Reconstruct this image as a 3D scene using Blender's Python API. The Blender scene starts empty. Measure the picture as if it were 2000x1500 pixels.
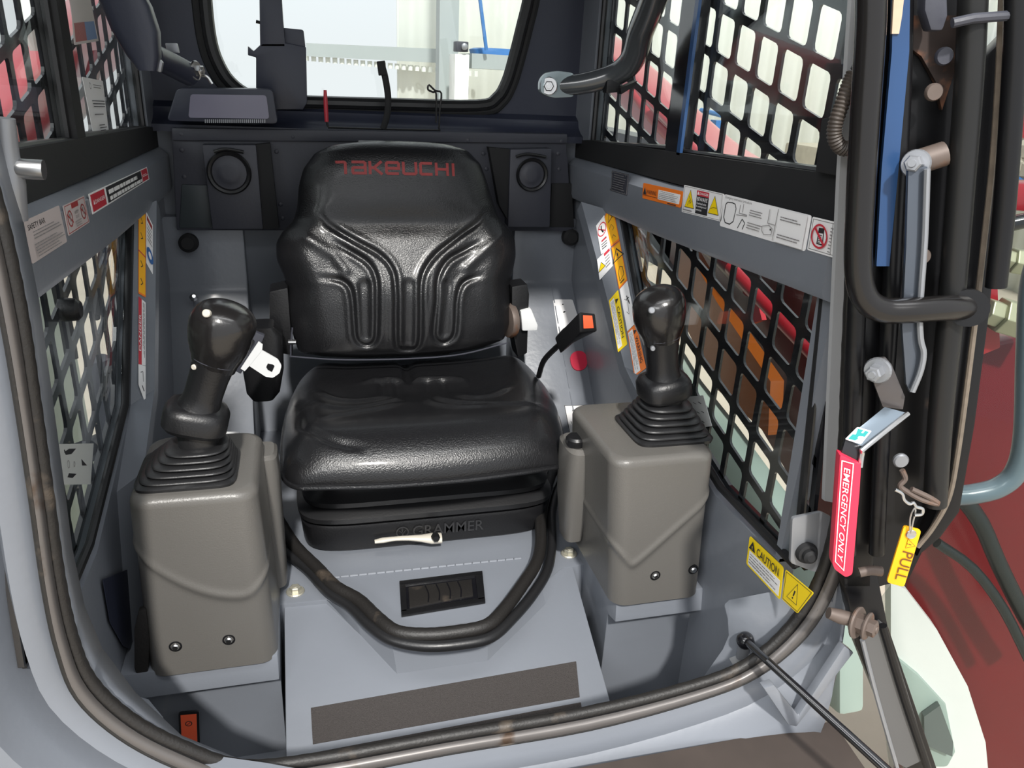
import bpy, bmesh, math, random
import numpy as np
from math import sin, cos, radians, pi, sqrt
from mathutils import Vector, Matrix
random.seed(7)
scene = bpy.context.scene
COL = scene.collection
# ---------------------------------------------------------------- camera, world, sun, exposure
F = 1500.0
yw, pt, rl = radians(15.5), radians(22.0), radians(3.0)
fwd = np.array([sin(yw)*cos(pt), cos(yw)*cos(pt), -sin(pt)])
r0 = np.array([cos(yw), -sin(yw), 0.0]); u0 = np.cross(r0, fwd)
RT = r0*cos(rl)+u0*sin(rl); UP = -r0*sin(rl)+u0*cos(rl)
C0 = np.array([0.0, 0.0, 1.0])
cam = bpy.data.cameras.new('camera'); cam.sensor_width = 36.0; cam.lens = 36.0*F/2000.0
cam.clip_start = 0.01; cam.clip_end = 100
co = bpy.data.objects.new('camera', cam); COL.objects.link(co); scene.camera = co
M = Matrix(((RT[0], UP[0], -fwd[0], C0[0]), (RT[1], UP[1], -fwd[1], C0[1]), (RT[2], UP[2], -fwd[2], C0[2]), (0, 0, 0, 1)))
co.matrix_world = M
w = bpy.data.worlds.new('world'); scene.world = w; w.use_nodes = True
wn = w.node_tree.nodes; wl = w.node_tree.links
bg = wn['Background']; bg.inputs[1].default_value = 1.05
tc = wn.new('ShaderNodeTexCoord'); sx = wn.new('ShaderNodeSeparateXYZ'); cr = wn.new('ShaderNodeValToRGB')
wl.new(tc.outputs['Generated'], sx.inputs[0]); wl.new(sx.outputs[2], cr.inputs[0]); wl.new(cr.outputs[0], bg.inputs[0])
cr.color_ramp.elements[0].position = 0.0; cr.color_ramp.elements[0].color = (0.88, 0.90, 0.92, 1); cr.color_ramp.elements[1].position = 0.10; cr.color_ramp.elements[1].color = (0.93, 0.96, 1.0, 1)
sun = bpy.data.lights.new('sun', 'SUN'); sun.energy = 4.0; sun.angle = radians(3.0); sun.color = (1.0, 0.97, 0.92)
so = bpy.data.objects.new('sun', sun); COL.objects.link(so)
so.rotation_euler = Vector((0.06, 0.72, -0.72)).to_track_quat('-Z', 'Y').to_euler()
for nm, lc, sz, e in (('added_area_light', (0.3, -0.25, 3.4), (3.4, 0.40), 34), ('added_area_light', (0.3, -1.9, 3.2), (3.4, 0.35), 16)):  # unseen overhead lights, added to put highlights on the seat
    al = bpy.data.lights.new(nm, 'AREA'); al.shape = 'RECTANGLE'; al.size = sz[0]; al.size_y = sz[1]; al.energy = e
    ao = bpy.data.objects.new(nm, al); COL.objects.link(ao); ao.location = lc
al = bpy.data.lights.new('added_area_light', 'AREA'); al.shape = 'RECTANGLE'; al.size = 2.2; al.size_y = 0.6; al.energy = 42  # unseen fill light added at front left to brighten right wall and door
ao = bpy.data.objects.new('added_area_light', al); COL.objects.link(ao); ao.location = (-1.9, -1.3, 2.3)
ao.rotation_euler = (Vector((0.5, 1.1, 0.55))-ao.location).to_track_quat('-Z', 'Y').to_euler()
scene.view_settings.view_transform = 'Standard'; scene.view_settings.look = 'None'
scene.view_settings.gamma = 1.0; scene.view_settings.use_curve_mapping = False
scene.view_settings.exposure = 0.0

# ---------------------------------------------------------------- helpers
def ray(u, v): return fwd + RT*(u-1000)/F - UP*(v-750)/F
def P(u, v, ax='y', val=0.72):
    d = ray(u, v); i = 'xyz'.index(ax); return C0 + d*(val-C0[i])/d[i]
def PP(u, v, o, n):
    d = ray(u, v); n = np.array(n, float); return C0 + d*(np.dot(np.array(o)-C0, n)/np.dot(d, n))
def nrm(a):
    a = np.array(a, float); return a/np.linalg.norm(a)

MATS = {}
def mat(name, col, rough=0.5, metal=0.0, var=0.06, bump=0.0, bscale=200.0, coat=0.0, spec=0.5, vscale=6.0, stain=None, stain_amt=0.55):
    if name in MATS: return MATS[name]
    m = bpy.data.materials.new(name); m.use_nodes = True; MATS[name] = m
    n = m.node_tree.nodes; l = m.node_tree.links; b = n['Principled BSDF']
    b.inputs['Roughness'].default_value = rough; b.inputs['Metallic'].default_value = metal
    b.inputs['Coat Weight'].default_value = coat; b.inputs['Coat Roughness'].default_value = 0.12
    b.inputs['Specular IOR Level'].default_value = spec
    t = n.new('ShaderNodeTexCoord')
    nz = n.new('ShaderNodeTexNoise'); nz.inputs['Scale'].default_value = vscale; nz.inputs['Detail'].default_value = 5
    l.new(t.outputs['Object'], nz.inputs['Vector'])
    mx = n.new('ShaderNodeMix'); mx.data_type = 'RGBA'
    mx.inputs[6].default_value = tuple(max(0, c*(1-var)) for c in col)+(1,)
    mx.inputs[7].default_value = tuple(min(1, c*(1+var)) for c in col)+(1,)
    l.new(nz.outputs['Fac'], mx.inputs[0]); out = mx.outputs[2]
    if stain:
        n2 = n.new('ShaderNodeTexNoise'); n2.inputs['Scale'].default_value = 22; n2.inputs['Detail'].default_value = 6
        l.new(t.outputs['Object'], n2.inputs['Vector'])
        rp = n.new('ShaderNodeValToRGB'); rp.color_ramp.elements[0].position = stain_amt; rp.color_ramp.elements[1].position = min(1, stain_amt+0.12)
        l.new(n2.outputs['Fac'], rp.inputs[0])
        m2 = n.new('ShaderNodeMix'); m2.data_type = 'RGBA'; l.new(rp.outputs[0], m2.inputs[0]); l.new(out, m2.inputs[6])
        m2.inputs[7].default_value = tuple(stain)+(1,); out = m2.outputs[2]
    l.new(out, b.inputs['Base Color'])
    if bump:
        nb = n.new('ShaderNodeTexNoise'); nb.inputs['Scale'].default_value = bscale; nb.inputs['Detail'].default_value = 3
        l.new(t.outputs['Object'], nb.inputs['Vector'])
        bp = n.new('ShaderNodeBump'); bp.inputs['Strength'].default_value = bump; bp.inputs['Distance'].default_value = 0.002
        l.new(nb.outputs['Fac'], bp.inputs['Height']); l.new(bp.outputs['Normal'], b.inputs['Normal'])
    return m
def glass_mat(name, tint=(0.96, 0.985, 0.98), refl=0.035):
    m = bpy.data.materials.new(name); m.use_nodes = True; n = m.node_tree.nodes; l = m.node_tree.links
    n.remove(n['Principled BSDF'])
    tr = n.new('ShaderNodeBsdfTransparent'); tr.inputs[0].default_value = tint+(1,)
    gl = n.new('ShaderNodeBsdfGlossy'); gl.inputs['Roughness'].default_value = 0.02
    lw = n.new('ShaderNodeLayerWeight'); p5 = n.new('ShaderNodeMath'); p5.operation = 'POWER'; p5.inputs[1].default_value = 5
    l.new(lw.outputs['Facing'], p5.inputs[0]); fr = n.new('ShaderNodeMath'); fr.operation = 'MULTIPLY_ADD'; l.new(p5.outputs[0], fr.inputs[0]); fr.inputs[1].default_value = 0.6; fr.inputs[2].default_value = refl
    mx = n.new('ShaderNodeMixShader'); l.new(fr.outputs[0], mx.inputs[0]); l.new(tr.outputs[0], mx.inputs[1]); l.new(gl.outputs[0], mx.inputs[2])
    l.new(mx.outputs[0], n['Material Output'].inputs[0]); MATS[name] = m; return m

SLATE = mat('slate_paint', (0.185, 0.200, 0.228), 0.36, bump=0.12, bscale=90, coat=0.25, var=0.07)
SLATEW = mat('slate_paint_worn', (0.195, 0.210, 0.238), 0.32, bump=0.25, bscale=60, coat=0.25, var=0.10)
DSLATE = mat('dark_slate_paint', (0.026, 0.030, 0.050), 0.42, bump=0.1, bscale=120, coat=0.1)
DPANEL = mat('charcoal_panel', (0.046, 0.048, 0.062), 0.48, bump=0.12, bscale=160)
BLK = mat('black_plastic', (0.008, 0.008, 0.009), 0.38, bump=0.15, bscale=350)
BLKM = mat('matt_black', (0.010, 0.010, 0.011), 0.75)
RUB = mat('black_rubber', (0.015, 0.0135, 0.0125), 0.5, bump=0.25, bscale=300, stain=(0.07, 0.055, 0.042), stain_amt=0.60)
RUBC = mat('clean_rubber', (0.014, 0.014, 0.015), 0.36, bump=0.1, bscale=300)
LEATH = mat('black_vinyl', (0.009, 0.009, 0.010), 0.27, bump=0.35, bscale=420, coat=0.15, var=0.12)
GLOSS = mat('gloss_black_paint', (0.008, 0.008, 0.010), 0.16, bump=0.1, bscale=30, coat=0.5)
DOORB = mat('door_black_paint', (0.006, 0.006, 0.007), 0.34, bump=0.2, bscale=30, coat=0.0, spec=0.35, stain=(0.05, 0.036, 0.028), stain_amt=0.66)
TAUPE = mat('taupe_plastic', (0.118, 0.112, 0.103), 0.34, bump=0.15, bscale=500, var=0.04)
STEEL = mat('bright_steel', (0.62, 0.62, 0.62), 0.28, 1.0)
ZINC = mat('zinc_plated', (0.50, 0.48, 0.40), 0.4, 0.6, var=0.15)
RUSTY = mat('rusty_steel', (0.13, 0.10, 0.085), 0.55, 0.2, var=0.2, vscale=40, stain=(0.17, 0.075, 0.035), stain_amt=0.52)
ALU = mat('grey_metal', (0.30, 0.31, 0.33), 0.38, 0.5)
PILL = mat('light_grey_trim', (0.40, 0.405, 0.415), 0.45)
WHT = mat('white_plastic', (0.75, 0.76, 0.76), 0.4, var=0.02)
CREAM = mat('cream_plastic', (0.62, 0.58, 0.50), 0.4, var=0.04)
PAPER = mat('sticker_white', (0.86, 0.85, 0.85), 0.42, var=0.02)
PINKP = mat('sticker_greyed_white', (0.50, 0.44, 0.43), 0.42, var=0.03)
RED = mat('sticker_red', (0.55, 0.035, 0.055), 0.4, var=0.03)
REDH = mat('red_rubber_sleeve', (0.70, 0.03, 0.075), 0.42, var=0.05, bump=0.1)
YEL = mat('sticker_yellow', (0.95, 0.68, 0.005), 0.4, var=0.03)
AMB = mat('sticker_amber', (0.95, 0.46, 0.008), 0.4, var=0.03)
ORG = mat('sticker_orange', (0.88, 0.20, 0.02), 0.4, var=0.03)
INK = mat('ink_black', (0.02, 0.02, 0.022), 0.5)
INKG = mat('ink_grey', (0.22, 0.21, 0.21), 0.5)
TEAL = mat('teal_ink', (0.0, 0.28, 0.27), 0.4)
BLUEI = mat('blue_ink', (0.03, 0.12, 0.35), 0.4)
LOGO = mat('logo_red', (0.30, 0.035, 0.035), 0.5, bump=0.3, bscale=400)
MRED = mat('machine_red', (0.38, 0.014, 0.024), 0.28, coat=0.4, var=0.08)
DRED = mat('shaded_red_paint', (0.070, 0.002, 0.005), 0.35, coat=0.3, var=0.15)  # shade beyond the lower right window is put into this red
OGL = mat('shaded_orange', (0.21, 0.055, 0.008), 0.3)  # orange darkened so the colour carries the shade behind the guard
BTN = mat('buckle_orange', (0.90, 0.13, 0.05), 0.35)
GRN = mat('pale_green_paint', (0.36, 0.44, 0.39), 0.5, var=0.2, vscale=4, bump=0.2, bscale=20)
WPAINT = mat('white_paint', (0.82, 0.82, 0.78), 0.4, var=0.04)
SHEET = mat('corrugated_sheet', (0.76, 0.79, 0.74), 0.42, var=0.05)
POSTM = mat('shed_post_steel', (0.36, 0.40, 0.40), 0.5)
CONC = mat('concrete', (0.50, 0.44, 0.36), 0.8, var=0.15, bump=0.3, bscale=30)
BLUEP = mat('blue_paint', (0.05, 0.18, 0.45), 0.4)
SKYF = mat('blue_strip_reflection', (0.022, 0.065, 0.17), 0.3, coat=0.2, var=0.3)  # blue reflection put into the colour of the glossy strips
FIT = mat('olive_fitting', (0.42, 0.42, 0.28), 0.4, 0.3)
GRIT = mat('grit_tape', (0.045, 0.039, 0.037), 0.8, bump=0.9, bscale=700, var=0.35, vscale=500)
TEALP = mat('grey_teal_tube', (0.15, 0.20, 0.23), 0.3, coat=0.4)
SHEDD = mat('dark_shed_steel', (0.07, 0.09, 0.09), 0.6)
STONE = mat('rubble', (0.42, 0.38, 0.30), 0.85, var=0.25, vscale=20, bump=0.5, bscale=60)
GLASS = glass_mat('clear_glass'); GLASS2 = glass_mat('tinted_glass', (0.80, 0.83, 0.83), 0.010)

class MB:
    def __init__(s): s.v = []; s.f = []; s.m = []
    def add(s, vs, fs, mi=0):
        b = len(s.v); s.v += [tuple(float(c) for c in v) for v in vs]
        s.f += [tuple(b+i for i in f) for f in fs]; s.m += [mi]*len(fs); return s
    def prism(s, pts, off, mi=0):
        pts = [np.array(p, float) for p in pts]; off = np.array(off, float); n = len(pts)
        vs = pts+[p+off for p in pts]
        fs = [tuple(range(n)), tuple(range(2*n-1, n-1, -1))]+[(i, i+n, (i+1) % n+n, (i+1) % n) for i in range(n)]
        return s.add(vs, fs, mi)
    def box(s, a, b, mi=0):
        x0, y0, z0 = a; x1, y1, z1 = b
        return s.prism([(x0, y0, z0), (x1, y0, z0), (x1, y0, z1), (x0, y0, z1)], (0, y1-y0, 0), mi)
    def obox(s, c, ex, ey, ez, mi=0):      # oriented box, half vectors
        c, ex, ey, ez = [np.array(q, float) for q in (c, ex, ey, ez)]
        return s.prism([c-ex-ey-ez, c+ex-ey-ez, c+ex+ey-ez, c-ex+ey-ez], 2*ez, mi)
    def loft(s, rings, cap=True, mi=0, closed=True):
        n = len(rings[0]); vs = [p for r in rings for p in r]; fs = []
        for k in range(len(rings)-1):
            for i in range(n if closed else n-1):
                j = (i+1) % n; fs.append((k*n+i, k*n+j, (k+1)*n+j, (k+1)*n+i))
        if cap: fs += [tuple(range(n-1, -1, -1)), tuple((len(rings)-1)*n+i for i in range(n))]
        return s.add(vs, fs, mi)
    def tube(s, pts, r, n=14, sm=8, mi=0, cap=True, flat=1.0, rib=0.0):
        pts = [np.array(p, float) for p in pts]
        if sm > 1 and len(pts) > 2:
            q = [2*pts[0]-pts[1]]+pts+[2*pts[-1]-pts[-2]]; out = []
            for i in range(1, len(q)-2):
                for k in range(sm):
                    t = k/sm; a, b, c, d = q[i-1:i+3]
                    out.append(0.5*((2*b)+(-a+c)*t+(2*a-5*b+4*c-d)*t*t+(-a+3*b-3*c+d)*t**3))
            out.append(pts[-1]); R = list(np.interp(np.linspace(0, len(pts)-1, len(out)), range(len(pts)), r)) if hasattr(r, '__len__') else [r]*len(out)
            pts = out
        else: R = list(r) if hasattr(r, '__len__') else [r]*len(pts)
        t0 = nrm(pts[1]-pts[0]); a = np.array([0, 0, 1.0]) if abs(t0[2]) < 0.9 else np.array([0, 1.0, 0])
        u = nrm(np.cross(t0, a)); rings = []
        for i, p in enumerate(pts):
            t = nrm(pts[min(i+1, len(pts)-1)]-pts[max(i-1, 0)])
            u = nrm(u-np.dot(u, t)*t); v = np.cross(t, u)
            rr = R[i]*(1+(rib if i % 2 else 0))
            rings.append([p+rr*(u*cos(2*pi*k/n)+v*flat*sin(2*pi*k/n)) for k in range(n)])
        return s.loft(rings, cap, mi)
    def lathe(s, prof, base, axis, n=28, mi=0):
        axis = nrm(axis); a = np.array([0, 0, 1.0]) if abs(axis[2]) < 0.9 else np.array([0, 1.0, 0])
        u = nrm(np.cross(axis, a)); v = np.cross(axis, u); base = np.array(base, float)
        return s.loft([[base+axis*h+r*(u*cos(2*pi*k/n)+v*sin(2*pi*k/n)) for k in range(n)] for r, h in prof], True, mi)
    def hexbolt(s, c, ax, r, h, mi=0):
        c = np.array(c, float); ax = nrm(ax)
        s.lathe([(r*1.7, 0), (r*1.75, h*0.15), (r*1.6, h*0.28)], c, ax, 24, mi)
        s.lathe([(r*1.05, h*0.25), (r*1.05, h*0.9), (r*0.85, h)], c, ax, 6, mi); s.lathe([(r*.5, h*.98), (r*.45, h*1.12)], c, ax, 12, mi); return s
    def build(s, name, mats, parent=None, smooth=True, bevel=0.0, kind=None):
        me = bpy.data.meshes.new(name); me.from_pydata(s.v, [], s.f)
        mats = mats if isinstance(mats, (list, tuple)) else [mats]
        for m in mats: me.materials.append(m)
        if len(mats) > 1: me.polygons.foreach_set('material_index', s.m)
        bm = bmesh.new(); bm.from_mesh(me)
        bmesh.ops.recalc_face_normals(bm, faces=bm.faces)
        if bevel:
            es = [e for e in bm.edges if len(e.link_faces) == 2 and e.calc_face_angle(0) > 0.6]
            bmesh.ops.bevel(bm, geom=es, offset=bevel, segments=2, profile=0.6, affect='EDGES', clamp_overlap=True)
        if smooth:
            for f in bm.faces: f.smooth = True
            for e in bm.edges:
                if len(e.link_faces) == 2 and e.calc_face_angle(0) > 0.62: e.smooth = False
        bm.to_mesh(me); bm.free()
        o = bpy.data.objects.new(name, me); COL.objects.link(o)
        if parent is not None:
            o.parent = parent; o.matrix_parent_inverse = Matrix.Translation(-parent.location)
            if parent.parent: o.matrix_parent_inverse = Matrix.Identity(4)
        else:
            vs = np.array(s.v); c = Vector((vs[:, 0].mean(), vs[:, 1].mean(), vs[:, 2].min()))
            me.transform(Matrix.Translation(-c)); o.location = c
        if kind: o['kind'] = kind
        return o
def sub(o):     # parts of a mesh thing: keep world positions
    return o
def thing(name, label, cat, loc, group=None):
    o = bpy.data.objects.new(name, None); COL.objects.link(o); o.location = tuple(float(c) for c in loc); o.empty_display_size = 0.05
    o['label'] = label; o['category'] = cat
    if group: o['group'] = group
    return o
def tag(o, label, cat, group=None):
    o['label'] = label; o['category'] = cat
    if group: o['group'] = group
    return o
def sring(c, ex, ey, e=4.0, n=40):      # superellipse ring, ex/ey half axis vectors
    c, ex, ey = [np.array(q, float) for q in (c, ex, ey)]; out = []
    for k in range(n):
        a = 2*pi*k/n; ca, sa = cos(a), sin(a)
        out.append(c+ex*math.copysign(abs(ca)**(2/e), ca)+ey*math.copysign(abs(sa)**(2/e), sa))
    return out
_tc = {}
def text_mesh(s):
    if s in _tc: return _tc[s]
    c = bpy.data.curves.new('t', 'FONT'); c.body = s; c.resolution_u = 3; c.offset = 0.004
    o = bpy.data.objects.new('t', c); me = bpy.data.meshes.new_from_object(o)
    v = np.array([list(q.co)[:2] for q in me.vertices]); f = [tuple(p.vertices) for p in me.polygons]
    bpy.data.objects.remove(o); bpy.data.curves.remove(c); bpy.data.meshes.remove(me)
    v -= v.min(0); v /= np.maximum(v.max(0), 1e-6); _tc[s] = (v, f); return _tc[s]
class Sheet:
    """flat print on a quad tl,tr,br,bl; local s to the right, t down, 0..1"""
    def __init__(s, q, n=None, th=0.0006):
        s.q = [np.array(p, float) for p in q]; s.mb = MB(); s.mats = []
        nn = nrm(np.cross(s.q[1]-s.q[0], s.q[3]-s.q[0]))
        c = sum(s.q)/4
        if np.dot(nn, C0-c) < 0: nn = -nn
        s.n = nn; s.h = 0.0004; s.th = th
        s.W = np.linalg.norm(s.q[1]-s.q[0]); s.H = np.linalg.norm(s.q[3]-s.q[0])
    def mi(s, m):
        if m not in s.mats: s.mats.append(m)
        return s.mats.index(m)
    def at(s, a, b, h):
        tl, tr, br, bl = s.q; return (tl*(1-a)+tr*a)*(1-b)+(bl*(1-a)+br*a)*b+s.n*h
    def base(s, m, r=0.06):
        rx = r*min(s.W, s.H)/s.W; ry = r*min(s.W, s.H)/s.H; pts = []
        for cx, cy, a0 in ((1-rx, ry, -90), (1-rx, 1-ry, 0), (rx, 1-ry, 90), (rx, ry, 180)):
            for k in range(5):
                a = radians(a0+22.5*k); pts.append((cx+rx*cos(a), cy+ry*sin(a)))
        s.mb.prism([s.at(a, b, 0) for a, b in pts], s.n*s.th, s.mi(m)); s.h = s.th; return s
    def poly(s, pts, m):
        s.h += 0.00005
        s.mb.prism([s.at(a, b, s.h-0.0003) for a, b in pts], s.n*0.00034, s.mi(m)); return s
    def rect(s, a0, b0, a1, b1, m): return s.poly([(a0, b0), (a1, b0), (a1, b1), (a0, b1)], m)
    def frame(s, a0, b0, a1, b1, m, w=0.0012):
        x = w/s.W; y = w/s.H
        s.rect(a0, b0, a1, b0+y, m); s.rect(a0, b1-y, a1, b1, m); s.rect(a0, b0, a0+x, b1, m); s.rect(a1-x, b0, a1, b1, m); return s
    def circ(s, a, b, r, m, r2=None, seg=24):     # r as fraction of height
        ex = r*s.H/s.W; s.h += 0.00005; h = s.h
        if r2 is None: s.poly([(a+ex*cos(2*pi*k/seg), b+r*sin(2*pi*k/seg)) for k in range(seg)], m)
        else:
            e2 = r2*s.H/s.W; vs = []; fs = []
            for k in range(seg):
                t = 2*pi*k/seg; vs += [s.at(a+ex*cos(t), b+r*sin(t), h), s.at(a+e2*cos(t), b+r2*sin(t), h)]
                j = (k+1) % seg; fs.append((2*k, 2*j, 2*j+1, 2*k+1))
            s.mb.add(vs, fs, s.mi(m))
        return s
    def line(s, pts, m, w=0.001):
        for (a0, b0), (a1, b1) in zip(pts[:-1], pts[1:]):
            dx = (a1-a0)*s.W; dy = (b1-b0)*s.H; L = max(1e-9, sqrt(dx*dx+dy*dy)); nx, ny = -dy/L*w/2/s.W, dx/L*w/2/s.H
            s.poly([(a0+nx, b0+ny), (a1+nx, b1+ny), (a1-nx, b1-ny), (a0-nx, b0-ny)], m)
        return s
    def tri(s, a, b, r, m, m2=None, up=True):       # warning triangle
        ex = r*s.H/s.W
        s.poly([(a, b-r), (a+ex, b+0.75*r), (a-ex, b+0.75*r)], m)
        if m2: s.poly([(a, b-r*.62), (a+ex*.68, b+.58*r), (a-ex*.68, b+.58*r)], m2)
        return s
    def bang(s, a, b, r, m):
        ex = r*s.H/s.W
        s.rect(a-ex*.09, b-r*.25, a+ex*.09, b+r*.22, m); s.rect(a-ex*.09, b+r*.32, a+ex*.09, b+r*.46, m); return s
    def text(s, t, a0, b0, a1, b1, m):
        v, f = text_mesh(t); s.h += 0.00005
        s.mb.add([s.at(a0+(a1-a0)*x, b1+(b0-b1)*y, s.h+0.0001) for x, y in v], f, s.mi(m)); return s
    def lines(s, a0, b0, a1, b1, n, m, fill=0.45):   # rows of unreadably small print
        rnd = random.Random(int(a0*100+b0*10+n))
        for k in range(n):
            y = b0+(b1-b0)*(k+.25)/n; yh = (b1-b0)/n*fill; x = a0; end = a1-(a1-a0)*(0.25*rnd.random())
            while x < end:
                wd = (a1-a0)*(0.05+0.10*rnd.random()); s.rect(x, y, min(end, x+wd), y+yh, m); x += wd+(a1-a0)*0.02
        return s
    def done(s, name, label, cat='sticker', parent=None, group=None):
        o = s.mb.build(name, s.mats, parent, smooth=False)
        if cat and parent is None: tag(o, label, cat, group)
        elif label: o['label'] = label
        return o
def quadx(px, ax, val): return [P(u, v, ax, val) for u, v in px]
def quadp(px, o, n): return [PP(u, v, o, n) for u, v in px]

XL, XR, YB = -0.2815, 0.596, 1.68
#=STRUCTURE
# ---------------------------------------------------------------- setting: the cab shell
def S(mb, name, m, parent=None, bevel=0.0, smooth=True):
    o = mb.build(name, m, parent, smooth, bevel)
    if parent is None: o['kind'] = 'structure'
    return o
def side_wall(sg, name):
    X = XR if sg > 0 else XL; o = sg
    def pr(pts, x0, x1, mb): mb.prism([(X+o*x0, y, z) for y, z in pts], (o*(x1-x0), 0, 0)); return mb
    wall = MB()
    # sill wall under the lower window and behind it down to the floor
    pr([(0.755, 0.0), (0.755, 0.405), (0.93, 0.405), (1.21, 0.485), (1.45, 0.77), (1.72, 0.74), (1.72, 0.0)], 0.0, 0.03, wall)
    # front post, rear post
    pr([(0.755, 0.40), (0.755, 1.46), (0.800, 1.46), (0.79, 0.80), (0.765, 0.40)], 0.004, 0.03, wall)
    pr([(1.625, 0.86), (1.625, 1.46), (1.75, 1.46), (1.75, 0.70), (1.62, 0.70)], -0.004, 0.03, wall)
    root = S(wall, name, SLATE)
    rail = MB()
    prof = [(0.0, 0.745), (-0.02, 0.752), (-0.024, 0.762), (-0.024, 0.822), (-0.012, 0.834), (0.0, 0.838)]
    def railring(y, dz): return [(X+o*a, y, z+dz) for a, z in prof]+[(X+o*0.03, y, 0.838+dz), (X+o*0.03, y, 0.745+dz)]
    rail.loft([railring(1.69, -0.004), railring(1.2, 0.004), railring(0.745, 0.022)])
    part(rail, 'rail', SLATE, root)
    band = MB()
    pr([(0.74, 0.865), (0.74, 0.912), (1.62, 0.876), (1.70, 0.868), (1.70, 0.832), (0.74, 0.856)], -0.006, 0.02, band)
    part(band, 'window_frame', BLKM, root)
    return root
def part(mb, name, m, root, bevel=0.0, smooth=True, label=None):
    o = mb.build(name, m, None, smooth, bevel)
    d = root.matrix_basis.translation if root.parent is None else root_world(root)
    o.parent = root; o.location = Vector(o.location)-Vector(d)
    if label: o['label'] = label
    return o
def root_world(r):
    v = Vector((0, 0, 0))
    while r is not None: v += Vector(r.location); r = r.parent
    return v
wl_ = side_wall(-1, 'wall_left'); wr_ = side_wall(1, 'wall_right')

def guard(name, label, X, poly, y0, yo, parent=None, slope=0.275, dy=0.062, dz=0.066, bw=0.0125, zo=0.0, x_in=0.0, th=0.004):
    """punched steel window guard: a plate with slanting windows, rounded corners; poly = (y,z) outline"""
    from itertools import product
    def inside_clip(pts, poly):
        out = pts; n = len(poly)
        area = sum(poly[i][0]*poly[(i+1) % n][1]-poly[(i+1) % n][0]*poly[i][1] for i in range(n)); sg = 1 if area > 0 else -1
        for i in range(n):
            a, b = poly[i], poly[(i+1) % n]; inp = out; out = []
            if not inp: return []
            def d(p): return sg*((b[0]-a[0])*(p[1]-a[1])-(b[1]-a[1])*(p[0]-a[0]))
            for k in range(len(inp)):
                p, q = inp[k], inp[(k+1) % len(inp)]; dp, dq = d(p), d(q)
                if dp >= 0: out.append(p)
                if (dp > 0) != (dq > 0) and abs(dp-dq) > 1e-12:
                    t = dp/(dp-dq); out.append((p[0]+(q[0]-p[0])*t, p[1]+(q[1]-p[1])*t))
        return out
    mb = MB(); ys = [p[0] for p in poly]; zs = [p[1] for p in poly]
    i0 = int((min(ys)-y0)/dy)-1; i1 = int((max(ys)-y0)/dy)+2
    k0 = int((min(zs)-slope*max(ys))/dz)-2; k1 = int((max(zs)-slope*min(ys))/dz)+2
    for i in range(i0, i1):
        ya, yb = y0+i*dy, y0+(i+1)*dy
        for k in range(k0, k1):
            za = zo+k*dz
            def cell(s, t): y = ya+s*(yb-ya); return (y, za+slope*y+t*dz)
            outer = [cell(0, 0), cell(1, 0), cell(1, 1), cell(0, 1)]
            e1 = bw/2/dy; e2 = bw/2/dz*1.05; r1 = 0.11; r2 = 0.11
            inner = []
            for (cx, cy), (px_, py_) in zip([(e1, e2), (1-e1, e2), (1-e1, 1-e2), (e1, 1-e2)], [(1, 1), (-1, 1), (-1, -1), (1, -1)]):
                a = cell(cx, cy+py_*r2); m_ = cell(cx+px_*r1*.3, cy+py_*r2*.3); b_ = cell(cx+px_*r1, cy)
                inner += [a, m_, b_] if (px_, py_) in ((1, 1), (-1, -1)) else [b_, m_, a]
            # bars: four quads between outer and inner, each clipped to the outline
            n = 12; strips = []
            for c in range(4):
                oc = outer[c]; seg = inner[3*c:3*c+3]; nx = inner[(3*c+3) % 12]; on = outer[(c+1) % 4]
                strips.append([oc]+seg+[oc] if False else [oc, seg[0], seg[1], seg[2]])
                strips.append([oc, seg[2], nx, on])
            for st in strips:
                cp = inside_clip(st, poly)
                if len(cp) >= 3:
                    mb.prism([(X+x_in, y, z) for y, z in cp], (th if X > 0 else -th, 0, 0))
    # rim
    n = len(poly)
    for i in range(n):
        a, b = np.array(poly[i]), np.array(poly[(i+1) % n]); d = nrm(np.append(b-a, 0))[:2]; nn = np.array([-d[1], d[0]])*0.005
        q = [a-nn, b-nn, b+nn, a+nn]; mb.prism([(X+x_in, y, z) for y, z in q], (th*1.5 if X > 0 else -th*1.5, 0, 0))
    o = mb.build(name, GLOSS, parent, smooth=False)
    return tag(o, label, 'window guard')
upper = [(0.80, 0.90), (0.80, 1.46), (1.625, 1.46), (1.625, 0.865)]
lower = [(0.725, 0.41), (0.785, 0.80), (1.44, 0.765), (1.21, 0.49), (0.93, 0.415)]
guard('window_guard', 'black punched steel guard over upper right side window', XR+0.022, upper, 0.8, 0, zo=-0.006)
guard('window_guard', 'black punched steel guard over lower right window with caution stickers below', XR+0.022, lower, 0.832, 0, zo=-0.006+0.025)
guard('window_guard', 'black punched steel guard over upper left side window, red arm behind', XL-0.022, upper, 0.83, 0, zo=-0.006)
guard('window_guard', 'black punched steel guard over lower left window with clear diagram sticker', XL-0.022, lower, 0.80, 0, zo=0.02)
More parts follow.
